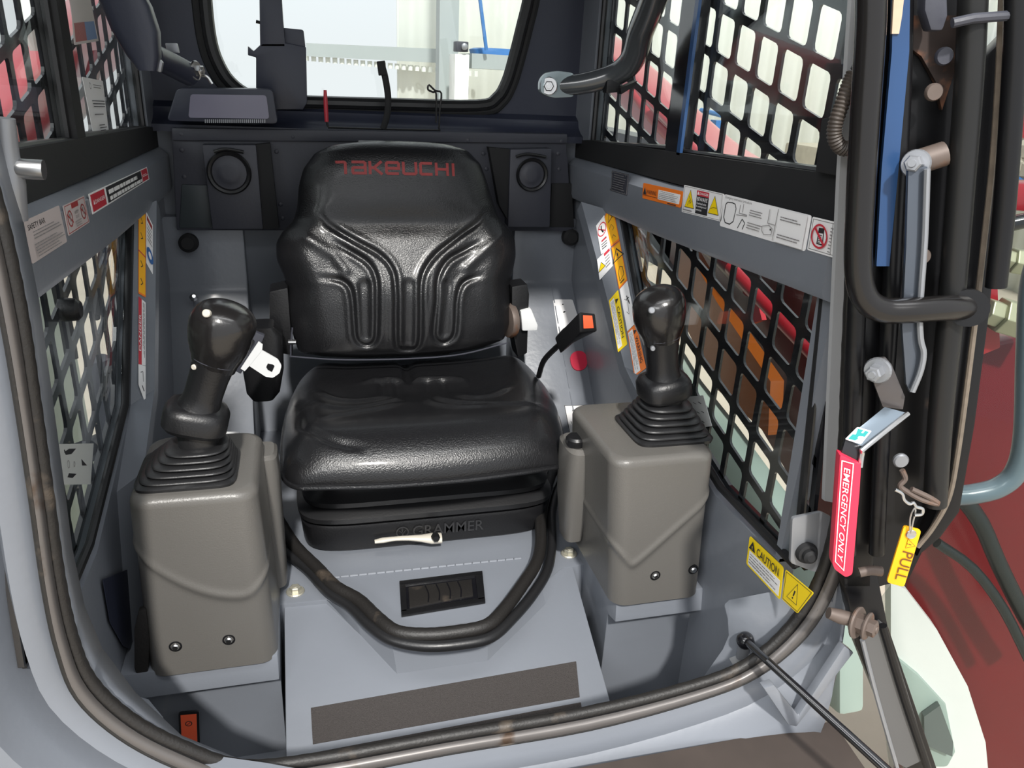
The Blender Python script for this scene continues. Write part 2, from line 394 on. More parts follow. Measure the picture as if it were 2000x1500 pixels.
# window panes and mullions
def pane(name, X, pts, seal=True, slate=False):
    mb = MB().prism([(X, y, z) for y, z in pts], (0.003 if X > 0 else -0.003, 0, 0))
    root = mb.build(name, GLASS, None, smooth=False); root['kind'] = 'structure'
    if seal:
        q = [(X-(0.003 if X > 0 else -0.003), y, z) for y, z in pts]; q.append(q[0])
        part(MB().tube(q, 0.006, 8, 1), 'window_seal', RUBC, root)
    return root
wv = pane('window_2', XR+0.008, [(1.245, 0.895), (1.245, 1.46), (1.62, 1.46), (1.62, 0.872)])
pane('window_3', XR+0.012, [(0.80, 0.91), (0.80, 1.46), (1.21, 1.46), (1.21, 0.895)])
pane('window_4', XR+0.010, [(0.725, 0.415), (0.785, 0.80), (1.435, 0.765), (1.205, 0.492), (0.93, 0.418)])
pane('window_5', XL-0.008, [(1.16, 0.895), (1.16, 1.46), (1.62, 1.46), (1.62, 0.872)])
pane('window_6', XL-0.012, [(0.80, 0.91), (0.80, 1.46), (1.13, 1.46), (1.13, 0.895)])
pane('window_7', XL-0.010, [(0.725, 0.415), (0.785, 0.80), (1.435, 0.765), (1.205, 0.492), (0.93, 0.418)])
mb = MB(); mb.box((XR-0.004, 1.195, 0.885), (XR+0.02, 1.245, 1.46)); part(mb, 'window_post', GLOSS, wr_)
mb = MB(); mb.box((XL-0.02, 1.13, 0.885), (XL+0.004, 1.17, 1.46)); part(mb, 'window_post', BLKM, wl_)
# sliding-pane edge strip, blue reflection put into its colour
mb = MB().box((XR-0.006, 1.185, 0.89), (XR-0.001, 1.197, 1.46)); part(mb, 'pane_edge', SKYF, wr_, label='glossy pane edge with blue reflection painted in')

# corner pillars carrying the yellow stickers (angled strip along the rear edge of each lower window)
def pillar(sg, root):
    X = XR if sg > 0 else XL; mb = MB()
    outer_ = [(1.43, 0.755, .055), (1.32, 0.62, .042), (1.21, 0.49, .032), (1.06, 0.42, .026), (0.99, 0.2, .02)] if sg > 0 else [(1.43, 0.755, .03), (1.21, 0.49, .03), (1.06, 0.42, .03), (0.99, 0.2, .03)]
    for (ya, za, ia), (yb, zb, ib) in zip(outer_[:-1], outer_[1:]):
        mb.prism([(X, ya, za), (X, yb, zb), (X-sg*ib, yb+ib*1.235, zb+0.01), (X-sg*ia, ya+ia*1.235, za+0.01)], (0, 0.02, -0.02))
    part(mb, 'pillar', SLATE, root)
pillar(1, wr_); pillar(-1, wl_)
PO_R = np.array([XR, 1.45, 0.775]); e_ = np.array([0, -0.24, -0.285]); g_ = np.array([-0.045, 0.0555, 0.01]); PN_R = nrm(np.cross(e_, g_))
PO_L = np.array([XL, 1.45, 0.775]); g2 = np.array([0.03, 0.037, 0.01]); PN_L = nrm(np.cross(e_, g2))

# back wall: window ring, ledge, lower closing panel
win = [P(u, v, 'y', 1.72) for u, v in ((398, -70), (402, 0), (410, 70), (424, 118), (450, 160), (492, 188), (560, 197), (760, 203), (930, 206), (968, 192), (988, 160), (1003, 110), (1018, 50), (1030, 0), (1040, -70))]
bw_ = MB(); outer = [(XL-0.03, 1.72, 1.46), (XL-0.03, 1.72, 1.25), (XL-0.03, 1.72, 1.12), (XL-0.03, 1.72, 1.0), (XL-.03, 1.72, 0.9), (XL+0.10, 1.72, 0.875), (0.0, 1.72, 0.875), (0.2, 1.72, 0.875), (0.40, 1.72, 0.875), (0.5, 1.72, 0.875), (XR+.03, 1.72, 0.875), (XR+.03, 1.72, 0.95), (XR+.03, 1.72, 1.1), (XR+.03, 1.72, 1.25), (XR+0.03, 1.72, 1.46)]
n = len(win)
vs = [tuple(p) for p in win]+outer+[(p[0], 1.75, p[2]) for p in win]+[(p[0], 1.75, p[2]) for p in outer]
fs = []
for i in range(n-1):
    fs += [(i, i+1, n+i+1, n+i), (2*n+i, 3*n+i, 3*n+i+1, 2*n+i+1), (i, 2*n+i, 2*n+i+1, i+1)]
bw_.add(vs, fs)
bw_.box((XL-0.03, 1.72, 1.40), (XR+0.03, 1.75, 1.46))
wb_ = S(bw_, 'wall_back', DSLATE)
mb = MB(); mb.loft([[(x, 1.72, 0.918), (x, 1.70, 0.908), (x, 1.695, 0.895), (x, 1.68, 0.885), (x, 1.66, 0.878), (x, 1.66, 0.865), (x, 1.74, 0.865)] for x in (XL, XR)])
part(mb, 'ledge', DSLATE, wb_)
mb = MB().box((XL, 1.70, 0.0), (XR, 1.74, 0.88)); part(mb, 'lower_panel', SLATE, wb_)
# rear window
mb = MB().prism([(-0.19, 1.735, 0.92), (0.50, 1.735, 0.92), (0.50, 1.735, 1.40), (-0.19, 1.735, 1.40)], (0, 0.004, 0))
w1 = mb.build('window_1', GLASS, None, smooth=False); w1['kind'] = 'structure'
part(MB().tube([p+np.array([0, -0.006, 0]) for p in win], 0.0125, 10, 4), 'window_seal', RUBC, w1)
part(MB().tube([p+nrm(p-np.array([0.15, 1.72, 1.15]))*0.018+np.array([0, -0.003, 0]) for p in win], 0.008, 8, 4), 'window_seal', BLKM, w1)
# ceiling
mb = MB(); mb.box((XL-0.03, 0.70, 1.46), (XR+0.03, 1.76, 1.52)); S(mb, 'ceiling', DSLATE)
# fenders over the tracks, both sides of the seat
def fender(x0, x1, root, sg):
    mb = MB(); pr = [(1.675, 0.70), (1.675, 0.56), (1.665, 0.545), (1.49 if sg < 0 else 1.335, 0.20), (1.72, 0.20), (1.72, 0.70)]
    mb.prism([(x0, y, z) for y, z in pr], (x1-x0, 0, 0)); part(mb, 'fender_cover', SLATEW, root, bevel=0.004)
fender(0.452, XR+0.01, wr_, 1); fender(XL-0.01, -0.128, wl_, -1)
for sg, root in ((1, wr_), (-1, wl_)):     # lapped seam plates with weld beads
    mb = MB(); x = 0.545 if sg > 0 else -0.235; yl = 0.330 if sg > 0 else 0.175
    for k in range(9):
        t = k/9; y = 1.665-yl*t; z = 0.545-0.345*t
        mb.tube([(x, y-0.0, z), (x, y-yl/9*.85, z-0.0325)], 0.0017, 6, 1)
    part(mb, 'weld_seam', SLATEW, root)

# floor: seat platform, sloping step panel, footwells, sill
fl = MB()
plat = [(-0.13, 1.053), (0.000, 1.05), (0.042, 1.005), (0.092, 0.952), (0.245, 0.952), (0.352, 1.022), (0.405, 1.062), (0.47, 1.066), (0.56, 1.10), (XR, 1.2), (XR, 1.70), (XL, 1.70), (XL, 1.1)]
fl.prism([(x, y, 0.2) for x, y in plat], (0, 0, -0.12))
floor = S(fl, 'floor', SLATE, bevel=0.002)
mb = MB(); mb.prism([(-0.066, 1.062, 0.198), (-0.066, 0.70, 0.017), (-0.066, 0.70, -0.02), (-0.066, 1.1, -0.02), (-0.066, 1.1, 0.198)], (0.49, 0, 0)); part(mb, 'step_panel', SLATE, floor, bevel=0.003)
mb = MB(); mb.box((XL, 0.64, -0.03), (XR+0.06, 1.2, -0.005)); part(mb, 'footwell', SLATE, floor)
# pod pedestals (shelf + recessed kick plate)
for sg, x0, x1, yf in ((-1, XL, -0.072, 0.925), (1, 0.445, 0.597, 0.915)):
    mb = MB(); zt = 0.205 if sg < 0 else 0.236; mb.prism([(x0, yf+0.004, zt), (x0, yf-0.002, zt-.04), (x0, yf+0.03, zt-.05), (x0, yf+0.03, -0.01), (x0, yf+0.28, -0.01), (x0, yf+0.28, 0.199), (x0, yf+.18, 0.199), (x0, yf+.18, zt)], (x1-x0, 0, 0))
    part(mb, 'kick_plate', SLATE, floor, bevel=0.002)
# weld line on the platform
mb = MB(); a = P(612, 1132, 'z', 0.201); b = P(1020, 1090, 'z', 0.201)
for k in range(24):
    p = a+(b-a)*k/24; q = a+(b-a)*(k+0.85)/24; mb.tube([p, q], 0.0026, 6, 1)
part(mb, 'weld_bead', SLATEW, floor)
# raised lip around the pocket hump
mb = MB(); jut = [(0.000, 1.05), (0.042, 1.005), (0.092, 0.952), (0.245, 0.952), (0.352, 1.022), (0.405, 1.062)]
jb = [(0.008, 1.052), (0.05, 1.0), (0.100, 0.938), (0.243, 0.938), (0.36, 1.012), (0.412, 1.062)]
for i in range(5):
    (x0, y0), (x1, y1) = jut[i], jut[i+1]; (a0, b0), (a1, b1) = jb[i], jb[i+1]
    mb.prism([(x0, y0, 0.2), (x1, y1, 0.2), (a1, b1-0.004, 0.198-0.5*(1.062-b1)-0.004), (a0, b0-0.004, 0.198-0.5*(1.062-b0)-0.004)], (0, 0.01, -0.004))
part(mb, 'pocket_front', SLATE, floor)

# door opening frame with its seal
def cat_(pts, sm=8):
    q = [2*pts[0]-pts[1]]+list(pts)+[2*pts[-1]-pts[-2]]; out = []
    for i in range(1, len(q)-2):
        for k in range(sm):
            t = k/sm; a, b, c, d = q[i-1:i+3]; out.append(0.5*((2*b)+(-a+c)*t+(2*a-5*b+4*c-d)*t*t+(-a+3*b-3*c+d)*t**3))
    out.append(pts[-1]); return out
sealpx = [(-235, -640), (-150, -260), (-90, 60), (-50, 260), (0, 440), (38, 620), (62, 780), (88, 960), (112, 1130), (138, 1245), (175, 1330), (250, 1402), (350, 1456), (470, 1495), (620, 1482), (870, 1438), (1140, 1392), (1350, 1340), (1460, 1296), (1545, 1222), (1600, 1130), (1632, 1020), (1648, 880), (1656, 700), (1668, 450), (1682, 200), (1694, -40), (1710, -320), (1732, -700)]
sp = [P(u, v, 'y', 0.705) for u, v in sealpx]
cen = np.array([0.17, 0.705, 0.75])
tr1 = MB().tube(sp, 0.0072, 12, 8, rib=0.07); o = tr1.build('trim_1', RUB); o['kind'] = 'structure'
sp2 = [P(u, v, 'y', 0.69) for u, v in [(-270, -640), (-185, -260), (-125, 60), (-85, 260), (-32, 450), (8, 640), (35, 800), (62, 980), (86, 1150), (112, 1270), (150, 1362), (232, 1438), (340, 1496), (470, 1540), (640, 1516), (880, 1470), (1150, 1424), (1365, 1366), (1482, 1318), (1575, 1240), (1632, 1142), (1664, 1024), (1678, 880), (1688, 700), (1700, 450), (1712, 200), (1724, -40), (1740, -320), (1762, -700)]]
chm = mat('dusty_channel', (0.13, 0.12, 0.115), 0.38, 0.35, var=.2, stain=(0.07, 0.045, 0.03), stain_amt=0.6)
rb = MB()
sA = [p+(q-p)*0.22+np.array([0, -0.004, 0]) for p, q in zip(sp, sp2)]; sB = [p+(q-p)*1.0+np.array([0, 0.0, 0]) for p, q in zip(sp, sp2)]
m_ = len(sA); sA = cat_(sA, 4); sB = cat_(sB, 4); m_ = len(sA)
rb.add(sA+sB, [(i, i+1, m_+i+1, m_+i) for i in range(m_-1)])
rb_ = part(rb, 'seal_channel', chm, o); q_ = rb_.modifiers.new('s', 'SOLIDIFY'); q_.thickness = 0.003
part(MB().tube(sp2, 0.0028, 8, 5), 'seal_lip', RUB, o)
part(MB().tube([p*0.45+q*0.55+np.array([0, -0.004, 0]) for p, q in zip(sp, sp2)], 0.0016, 6, 5), 'seal_lip', RUB, o)
def offs(pts, d, dy):
    out = []
    for i, p in enumerate(pts):
        t = nrm(pts[min(i+1, len(pts)-1)]-pts[max(i-1, 0)]); nn = np.array([t[2], 0, -t[0]])
        if np.dot(nn, p-cen) < 0: nn = -nn
        out.append(p+nn*d+np.array([0, dy, 0]))
    return out
ff = MB(); A = offs(sp, 0.004, 0.012); B = offs(sp2, 0.012, 0.012); 
def lim(a, b, last=False):      # the frame is narrow along the right-hand hinge side and ends above the crossmember
    out = []
    for p, q in zip(a, b):
        k = min(1.0, max(0.0, (0.47-p[2])/0.17)) if p[0] > 0.45 else 1.0
        k2 = min(1.0, max(0.34, (0.40-p[0])/0.35))
        w_ = p+(q-p)*(0.10+0.90*k)*(k2 if last else 1.0); w_[0] = min(w_[0], 0.652); out.append(w_)
    return out
left_ = [1.0 if p[0] < -0.15 else max(0.0, (0.02-p[0])/0.17) for p in sp2]
D = offs(sp2, 0.028, 0.004); D2 = [p+np.array([0, 0.045*k, 0]) for p, k in zip(offs(sp2, 0.048, 0.004), left_)]; E0 = [p+np.array([0, -0.02, 0]) for p in offs(sp2, 0.075, 0.0)]; E = offs(sp2, 0.30, -0.05)
D = lim(B, D); D2 = lim(D, D2); E0 = lim(D2, E0); E = lim(E0, E, True)
A, B, D, D2, E0, E = [cat_(q, 3) for q in (A, B, D, D2, E0, E)]
nS = len(sp); nA = len(A); vs = A+B+D+D2+E0+E; fs = []
for r_ in range(5):
    for i in range(nA-1): fs.append((r_*nA+i, r_*nA+i+1, (r_+1)*nA+i+1, (r_+1)*nA+i))
fo = ff.add(vs, fs).build('trim_2', SLATE); fo['kind'] = 'structure'
sm_ = fo.modifiers.new('s', 'SOLIDIFY'); sm_.thickness = 0.004; sm_.offset = 0
# inner returns of the front frame (between opening and side walls)
mb = MB()
Bk = [p+np.array([0, 0.05*((1, 1, 1, 1, 1, 1, 1, 1, 1, 1, 1, .72, .26, .14, .08, .05)[i] if i < 16 else 1.0), 0]) for i, p in enumerate(sp)]
mb.add(sp+Bk, [(i, i+1, nS+i+1, nS+i) for i in range(nS-1) if i <= 13])
pl_ = MB().prism([P(u, v, 'y', 0.652) for u, v in ((1492, 1345), (1512, 1338), (1560, 1398), (1650, 1262), (1668, 1275), (1556, 1420), (1540, 1416))], (0, 0.012, 0)); part(pl_, 'hinge_plate_edge', SLATEW, fo, bevel=0.002)
dk = MB().prism([P(u, v, 'x', XL+0.004) for u, v in ((200, 1132), (258, 1108), (262, 1180), (268, 1275), (240, 1262), (214, 1215))], (0.001, 0, 0)); part(dk, 'painted_recess', DSLATE, wl_)  # flat dark patch, shade of a recess put into its colour
oo = mb.build('trim_3', SLATE); oo['kind'] = 'structure'
sm_ = oo.modifiers.new('s', 'SOLIDIFY'); sm_.thickness = 0.003; sm_.offset = 0
# front-left gusset plate, front-right shelf plate
mb = MB(); g = [(165, 1360), (235, 1350), (290, 1366), (318, 1400), (330, 1432), (362, 1460), (420, 1476), (520, 1490), (640, 1512), (470, 1512), (330, 1475), (235, 1425)]
gp = [P(u, v, 'z', 0.262) for u, v in g]; mb.prism(gp, (0, 0, -0.004)); part(mb, 'corner_plate', SLATE, floor)
mb = MB(); g = [(1416, 1180), (1424, 1172), (1500, 1157), (1560, 1160), (1590, 1200), (1560, 1250), (1500, 1296), (1360, 1342), (1412, 1268), (1424, 1240), (1422, 1205)]
q0, q1, q2_ = P(1500, 1157, 'x', 0.592), P(1422, 1200, 'z', 0.295), P(1440, 1310, 'y', 0.745)
CPN = nrm(np.cross(q1-q0, q2_-q0)); CPO = q0
mb.prism([PP(u, v, CPO, CPN) for u, v in g], (0, 0, -0.004)); part(mb, 'corner_plate', SLATEW, floor)
# front inner vertical strip by the right opening
mb = MB().prism([P(u, v, 'y', 0.722) for u, v in ((1665, -30), (1692, -30), (1690, 100), (1670, 420), (1656, 700), (1642, 985), (1610, 978), (1640, 340))], (0.0, 0.006, 0))
part(mb, 'edge_trim', PILL, wr_, label='light grey front edge strip')
#=SEAT
# ---------------------------------------------------------------- the seat
seat = thing('operator_seat', 'black vinyl operator seat with red lettering, bellows base and moulded grooves', 'seat', (0.17, 1.3, 0.2))
Bp = P(790, 697, 'y', 1.405); Tp = P(770, 272, 'y', 1.525); Tp[0] = Bp[0]
EY = nrm(Tp-Bp); EX = np.array([1.0, 0, 0]); EN = nrm(np.cross(EX, EY))
if np.dot(EN, C0-Bp) < 0: EN = -EN
def loc(u, v):
    q = PP(u, v, Bp, EN)-Bp; return float(q@EX), float(q@EY)
Lpx = [(705, 700), (630, 697), (584, 690), (572, 655), (562, 600), (563, 565), (552, 535), (539, 505), (538, 472), (552, 448), (572, 430), (580, 400), (583, 360), (592, 326), (614, 296), (645, 281), (700, 274)]
Rpx = [(880, 690), (940, 682), (988, 664), (1000, 630), (1000, 585), (998, 555), (1006, 528), (1012, 498), (1010, 465), (1000, 445), (982, 425), (968, 395), (954, 350), (942, 318), (918, 292), (886, 281), (840, 274)]
Ll = np.array(sorted([loc(*p) for p in Lpx], key=lambda q: q[1])); Rl = np.array(sorted([loc(*p) for p in Rpx], key=lambda q: q[1]))
t0 = 0.0; t1 = float((Tp-Bp)@EY); NU, NV = 200, 210
ts = t0+(t1-t0)*(0.5-0.5*np.cos(np.linspace(0, pi, NV)))*0.999+0.0002
xl = np.interp(ts, Ll[:, 1], Ll[:, 0]); xr = np.interp(ts, Rl[:, 1], Rl[:, 0])
def smooth(a, k=5):
    for _ in range(k): a = np.concatenate([[a[0]], (a[:-2]+2*a[1:-1]+a[2:])/4, [a[-1]]])
    return a
xl = smooth(xl); xr = smooth(xr)
ss = np.sin(np.linspace(-pi/2, pi/2, NU)); ss = 0.6*ss+0.4*np.linspace(-1, 1, NU)
Sg, Tg = np.meshgrid(ss, ts); Xg = (xl+xr)[:, None]/2+Sg*((xr-xl)[:, None]/2)
def dist_poly(X, Y, pts):
    d = np.full(X.shape, 9.0)
    for (x0, y0), (x1, y1) in zip(pts[:-1], pts[1:]):
        dx, dy = x1-x0, y1-y0; L = dx*dx+dy*dy+1e-12
        t = np.clip(((X-x0)*dx+(Y-y0)*dy)/L, 0, 1); d = np.minimum(d, np.hypot(X-x0-t*dx, Y-y0-t*dy))
    return d
def cat(pts, sm=8):
    pts = [np.array(p, float) for p in pts]; q = [2*pts[0]-pts[1]]+pts+[2*pts[-1]-pts[-2]]; out = []
    for i in range(1, len(q)-2):
        for k in range(sm):
            t = k/sm; a, b, c, d = q[i-1:i+3]; out.append(0.5*((2*b)+(-a+c)*t+(2*a-5*b+4*c-d)*t*t+(-a+3*b-3*c+d)*t**3))
    out.append(pts[-1]); return out
tq = np.clip((Tg-t0)/(t1-t0), 0, 1)
edge = np.clip(1-np.abs(Sg)**3.2, 0, 1)**0.5
tedge = np.clip(1-np.abs(2*tq-1)**9, 0, 1)**0.5
H = 0.052*edge*tedge
H += 0.016*np.exp(-((np.abs(Sg)-0.80)/0.16)**2)*np.exp(-((tq-0.42)/0.22)**2)*edge*tedge      # side bolsters
H += 0.014*np.exp(-((tq-0.30)/0.16)**2)*np.exp(-(Sg/0.55)**2)*tedge                           # lumbar
H -= 0.010*np.exp(-((tq-0.62)/0.06)**2)*np.exp(-(Sg/0.75)**2)
gro = [
 [(622, 412), (640, 440), (690, 472), (738, 500), (762, 530), (768, 570), (769, 620), (771, 665), (778, 680), (795, 683), (810, 680), (817, 665), (817, 620), (816, 570), (822, 535), (846, 500), (890, 465), (930, 436), (945, 415)],
 [(640, 470), (680, 492), (716, 516), (731, 545), (733, 590), (733, 640), (731, 662), (722, 672), (706, 672), (694, 660), (690, 630), (687, 590), (680, 562), (660, 548), (615, 543)],
 [(940, 470), (900, 492), (868, 512), (850, 545), (847, 590), (843, 640), (845, 658), (856, 668), (870, 667), (882, 655), (885, 630), (886, 590), (893, 562), (908, 548), (945, 535)]]
for g in gro:
    d = dist_poly(Xg, Tg, [loc(*p) for p in cat(g, 5)])
    ea, eb = loc(*g[0]), loc(*g[-1]); fade = np.clip((np.minimum(np.hypot(Xg-ea[0], Tg-ea[1]), np.hypot(Xg-eb[0], Tg-eb[1]))-0.004)/0.05, 0, 1)
    H += fade*(-0.0050*np.exp(-(d/0.0040)**2)+0.0016*np.exp(-((d-0.0100)/0.005)**2))
# soft hollow of the U channels
for a, b in (((793, 560), (794, 670)), ((710, 560), (712, 655)), ((866, 560), (864, 650))):
    d = dist_poly(Xg, Tg, [loc(*a), loc(*b)]); H -= 0.004*np.exp(-(d/0.012)**4)
for a in ([(600, 468), (650, 500), (672, 530)], [(975, 462), (935, 495), (905, 525)]):
    d = dist_poly(Xg, Tg, [loc(*p) for p in a]); H += 0.004*np.exp(-(d/0.010)**2)
Vf = Bp[None, None, :]+Xg[..., None]*EX+Tg[..., None]*EY+(H-0.02)[..., None]*EN
Hb = 0.03*np.clip(1-np.abs(Sg)**4, 0, 1)**0.5*tedge
Vb = Bp[None, None, :]+Xg[..., None]*EX+Tg[..., None]*EY+(-0.02-Hb)[..., None]*EN
def grid_faces(nv, nu, b=0, flip=False):
    return [(b+i*nu+j, b+i*nu+j+1, b+(i+1)*nu+j+1, b+(i+1)*nu+j) for i in range(nv-1) for j in range(nu-1)]
def closed_grids(Vf, Vb):
    nv, nu, _ = Vf.shape; mb = MB(); N = nv*nu
    fs = grid_faces(nv, nu)+grid_faces(nv, nu, N)
    for i in range(nv-1): fs += [(i*nu, (i+1)*nu, N+(i+1)*nu, N+i*nu), (i*nu+nu-1, (i+1)*nu+nu-1, N+(i+1)*nu+nu-1, N+i*nu+nu-1)]
    for j in range(nu-1): fs += [(j, j+1, N+j+1, N+j), ((nv-1)*nu+j, (nv-1)*nu+j+1, N+(nv-1)*nu+j+1, N+(nv-1)*nu+j)]
    mb.v = [tuple(p) for p in Vf.reshape(-1, 3).tolist()]+[tuple(p) for p in Vb.reshape(-1, 3).tolist()]; mb.f = fs; mb.m = [0]*len(fs); return mb
o = part(closed_grids(Vf, Vb), 'backrest', LEATH, seat)
for p in o.data.polygons: p.use_smooth = True
for e in o.data.edges: e.use_edge_sharp = False
# red lettering on the headrest, stroke by stroke
def surf(x, t):     # height of the backrest front at local x,t
    i = int(np.clip(np.searchsorted(ts, t), 0, NV-1)); j = int(np.argmin(np.abs(Xg[i]-x))); return H[i, j]-0.02
def ribbon(mb, pts, w, fn):
    pts = [np.array(p, float) for p in pts]; Lf, Rt = [], []
    for i, p in enumerate(pts):
        d = []
        if i > 0: d.append(nrm(p-pts[i-1]))
        if i < len(pts)-1: d.append(nrm(pts[i+1]-p))
        t = nrm(sum(d)) if np.linalg.norm(sum(d)) > 1e-6 else d[0]; nn = np.array([-t[1], t[0]]); k = 1/max(0.5, abs(np.dot(nn, np.array([-d[0][1], d[0][0]]))))
        Lf.append(p+nn*w/2*k); Rt.append(p-nn*w/2*k)
    for i in range(len(pts)-1): mb.add([fn(Lf[i]), fn(Lf[i+1]), fn(Rt[i+1]), fn(Rt[i])], [(0, 1, 2, 3)])
glyph = {'T': [[(0, .92), (.62, .92), (.72, .84), (.72, 0)]],
 'a': [[(0.02, .92), (.82, .92), (.92, .84), (.92, .08), (.12, .08), (.08, .16), (.08, .44), (.14, .50), (.92, .50)]],
 'K': [[(.08, 0), (.08, 1)], [(.08, .5), (.36, .5), (.92, 1)], [(.36, .5), (.94, 0)]],
 'e': [[(.92, .08), (.16, .08), (.08, .16), (.08, .84), (.16, .92), (.84, .92), (.92, .84), (.92, .48), (.08, .48)]],
 'U': [[(.08, 1), (.08, .16), (.16, .08), (.84, .08), (.92, .16), (.92, 1)]],
 'C': [[(.94, .92), (.16, .92), (.08, .84), (.08, .16), (.16, .08), (.94, .08)]],
 'H': [[(.08, 0), (.08, 1)], [(.92, 0), (.92, 1)], [(.08, .5), (.92, .5)]],
 'I': [[(.5, 0), (.5, 1)]]}
x0, y0 = loc(654, 319); x1, y1 = loc(886, 352); lt = loc(660, 345)[1]; hh = y0-lt
adv = {'T': .95, 'a': 1.05, 'K': 1.0, 'e': 1.05, 'U': 1.08, 'C': 1.0, 'H': 1.0, 'I': .34}
word = 'TaKeUCHI'; tot = sum(adv[c] for c in word); mb = MB(); cx = x0; W = x1-x0
for c in word:
    wdt = adv[c]/tot*W
    for st in glyph[c]:
        fine = []
        for (a0, b0), (a1, b1) in zip(st[:-1], st[1:]):
            for k in range(6): fine.append((a0+(a1-a0)*k/6, b0+(b1-b0)*k/6))
        fine.append(st[-1])
        def fn(p):
            u = (p[0]-x0)/W; t = y0-hh+p[1]+(loc(886, 349)[1]-loc(660, 345)[1])*u*0.6
            return Bp+EX*p[0]+EY*t+EN*(surf(p[0], t)+0.0009)
        sc = wdt*(0.86 if c != 'I' else 1.0)
        ribbon(mb, [(cx+a*sc, b*hh) for a, b in fine], 0.0052, fn)
    cx += wdt
part(mb, 'lettering', LOGO, seat, smooth=False, label='muted red block lettering')
# cushion
Lc = np.array(sorted([tuple(P(u, v, 'z', 0.43)[:2][::-1]) for u, v in ((548, 880), (548, 840), (552, 800), (560, 765), (574, 738), (590, 715), (608, 690), (640, 665))]))
Rc = np.array(sorted([tuple(P(u, v, 'z', 0.43)[:2][::-1]) for u, v in ((1110, 850), (1106, 815), (1096, 780), (1078, 748), (1055, 722), (1030, 700), (1000, 675), (970, 655))]))
yf, yb = 1.075, 1.50; NV2, NU2 = 170, 190
ys = yf+(yb-yf)*(0.5-0.5*np.cos(np.linspace(0, pi, NV2)))
xl2 = smooth(np.interp(ys, Lc[:, 0], Lc[:, 1]), 12); xr2 = smooth(np.interp(ys, Rc[:, 0], Rc[:, 1]), 12)
fr = np.clip((ys-yf)/0.06, 0, 1); rnd_ = 0.035*(1-np.sqrt(np.clip(1-(1-fr)**2, 0, 1))); xl2 = xl2+rnd_; xr2 = xr2-rnd_
S2, Y2 = np.meshgrid(0.6*np.sin(np.linspace(-pi/2, pi/2, NU2))+0.4*np.linspace(-1, 1, NU2), ys)
X2 = (xl2+xr2)[:, None]/2+S2*((xr2-xl2)[:, None]/2); q2 = (Y2-yf)/(yb-yf)
Ycur = Y2+0.018*(S2**2)*(1-q2)                       # bowed front edge
ed = np.clip(1-np.abs(S2)**5, 0, 1)**0.5; fe = np.clip(1-np.clip(1-q2/0.24, 0, 1)**2.6, 0, 1)**0.5; be = np.clip(1-np.clip((q2-0.85)/0.15, 0, 1)**3, 0, 1)**0.5
Zt = 0.388+0.060*ed*fe*be+0.004*q2
Zt += 0.014*np.exp(-((np.abs(S2)-0.82)/0.15)**2)*np.clip(q2*2.5, 0, 1)*ed*be
Zt += 0.010*np.exp(-((q2-0.20)/0.12)**2)*ed
Zt -= 0.012*np.exp(-((q2-0.58)/0.14)**2)*np.exp(-(S2/0.5)**2)
def cl(u, v): q = P(u, v, 'z', 0.445); return float(q[0]), float(q[1])
folds = [([(610, 768), (650, 782), (700, 785), (740, 778), (780, 768)], .004), ([(608, 790), (650, 802), (710, 800), (765, 785), (795, 770)], .005), ([(612, 832), (680, 815), (750, 800), (790, 785)], .004),
 ([(840, 762), (860, 780), (900, 792), (960, 796), (1055, 798)], .0055), ([(880, 765), (920, 778), (960, 775), (1000, 755)], .004), ([(830, 765), (845, 790), (900, 803), (980, 800)], .004),
 ([(700, 752), (740, 744), (800, 742), (850, 740), (900, 742), (912, 756)], .005), ([(792, 706), (795, 725), (797, 740)], -.012), ([(745, 745), (752, 770)], -.004), ([(775, 745), (780, 775)], -.004), ([(835, 745), (838, 772)], -.004), ([(865, 745), (872, 770)], -.004), ([(585, 800), (592, 835), (640, 858), (720, 868)], -.004)]
for pts, a in folds:
    d = dist_poly(X2, Ycur, [cl(*p) for p in cat(pts, 4)]); ea, eb = cl(*pts[0]), cl(*pts[-1])
    fade = np.clip(np.minimum(np.hypot(X2-ea[0], Ycur-ea[1]), np.hypot(X2-eb[0], Ycur-eb[1]))/0.035, 0, 1) if len(pts) > 3 else 1.0
    Zt += a*1.25*fade*np.exp(-(d/(0.007 if abs(a) < .01 else .012))**2)
Vt = np.stack([X2, Ycur, Zt], -1); Zb = 0.388-0.012*np.clip(1-np.abs(S2)**6, 0, 1)**0.5*np.clip(1-np.abs(2*q2-1)**8, 0, 1)**0.5
o = part(closed_grids(Vt, np.stack([X2, Ycur, Zb], -1)), 'cushion', LEATH, seat)
for p in o.data.polygons: p.use_smooth = True
for e in o.data.edges: e.use_edge_sharp = False
per = [Vt[0, j] for j in range(0, NU2, 3)]; L_ = [Vt[i, 0] for i in range(0, NV2-8, 3)][::-1]; R_ = [Vt[i, -1] for i in range(3, NV2-8, 3)]
part(MB().tube([p+np.array([0, 0, -0.004]) for p in L_+per[1:]+R_], 0.0045, 8, 1), 'piping', LEATH, o)
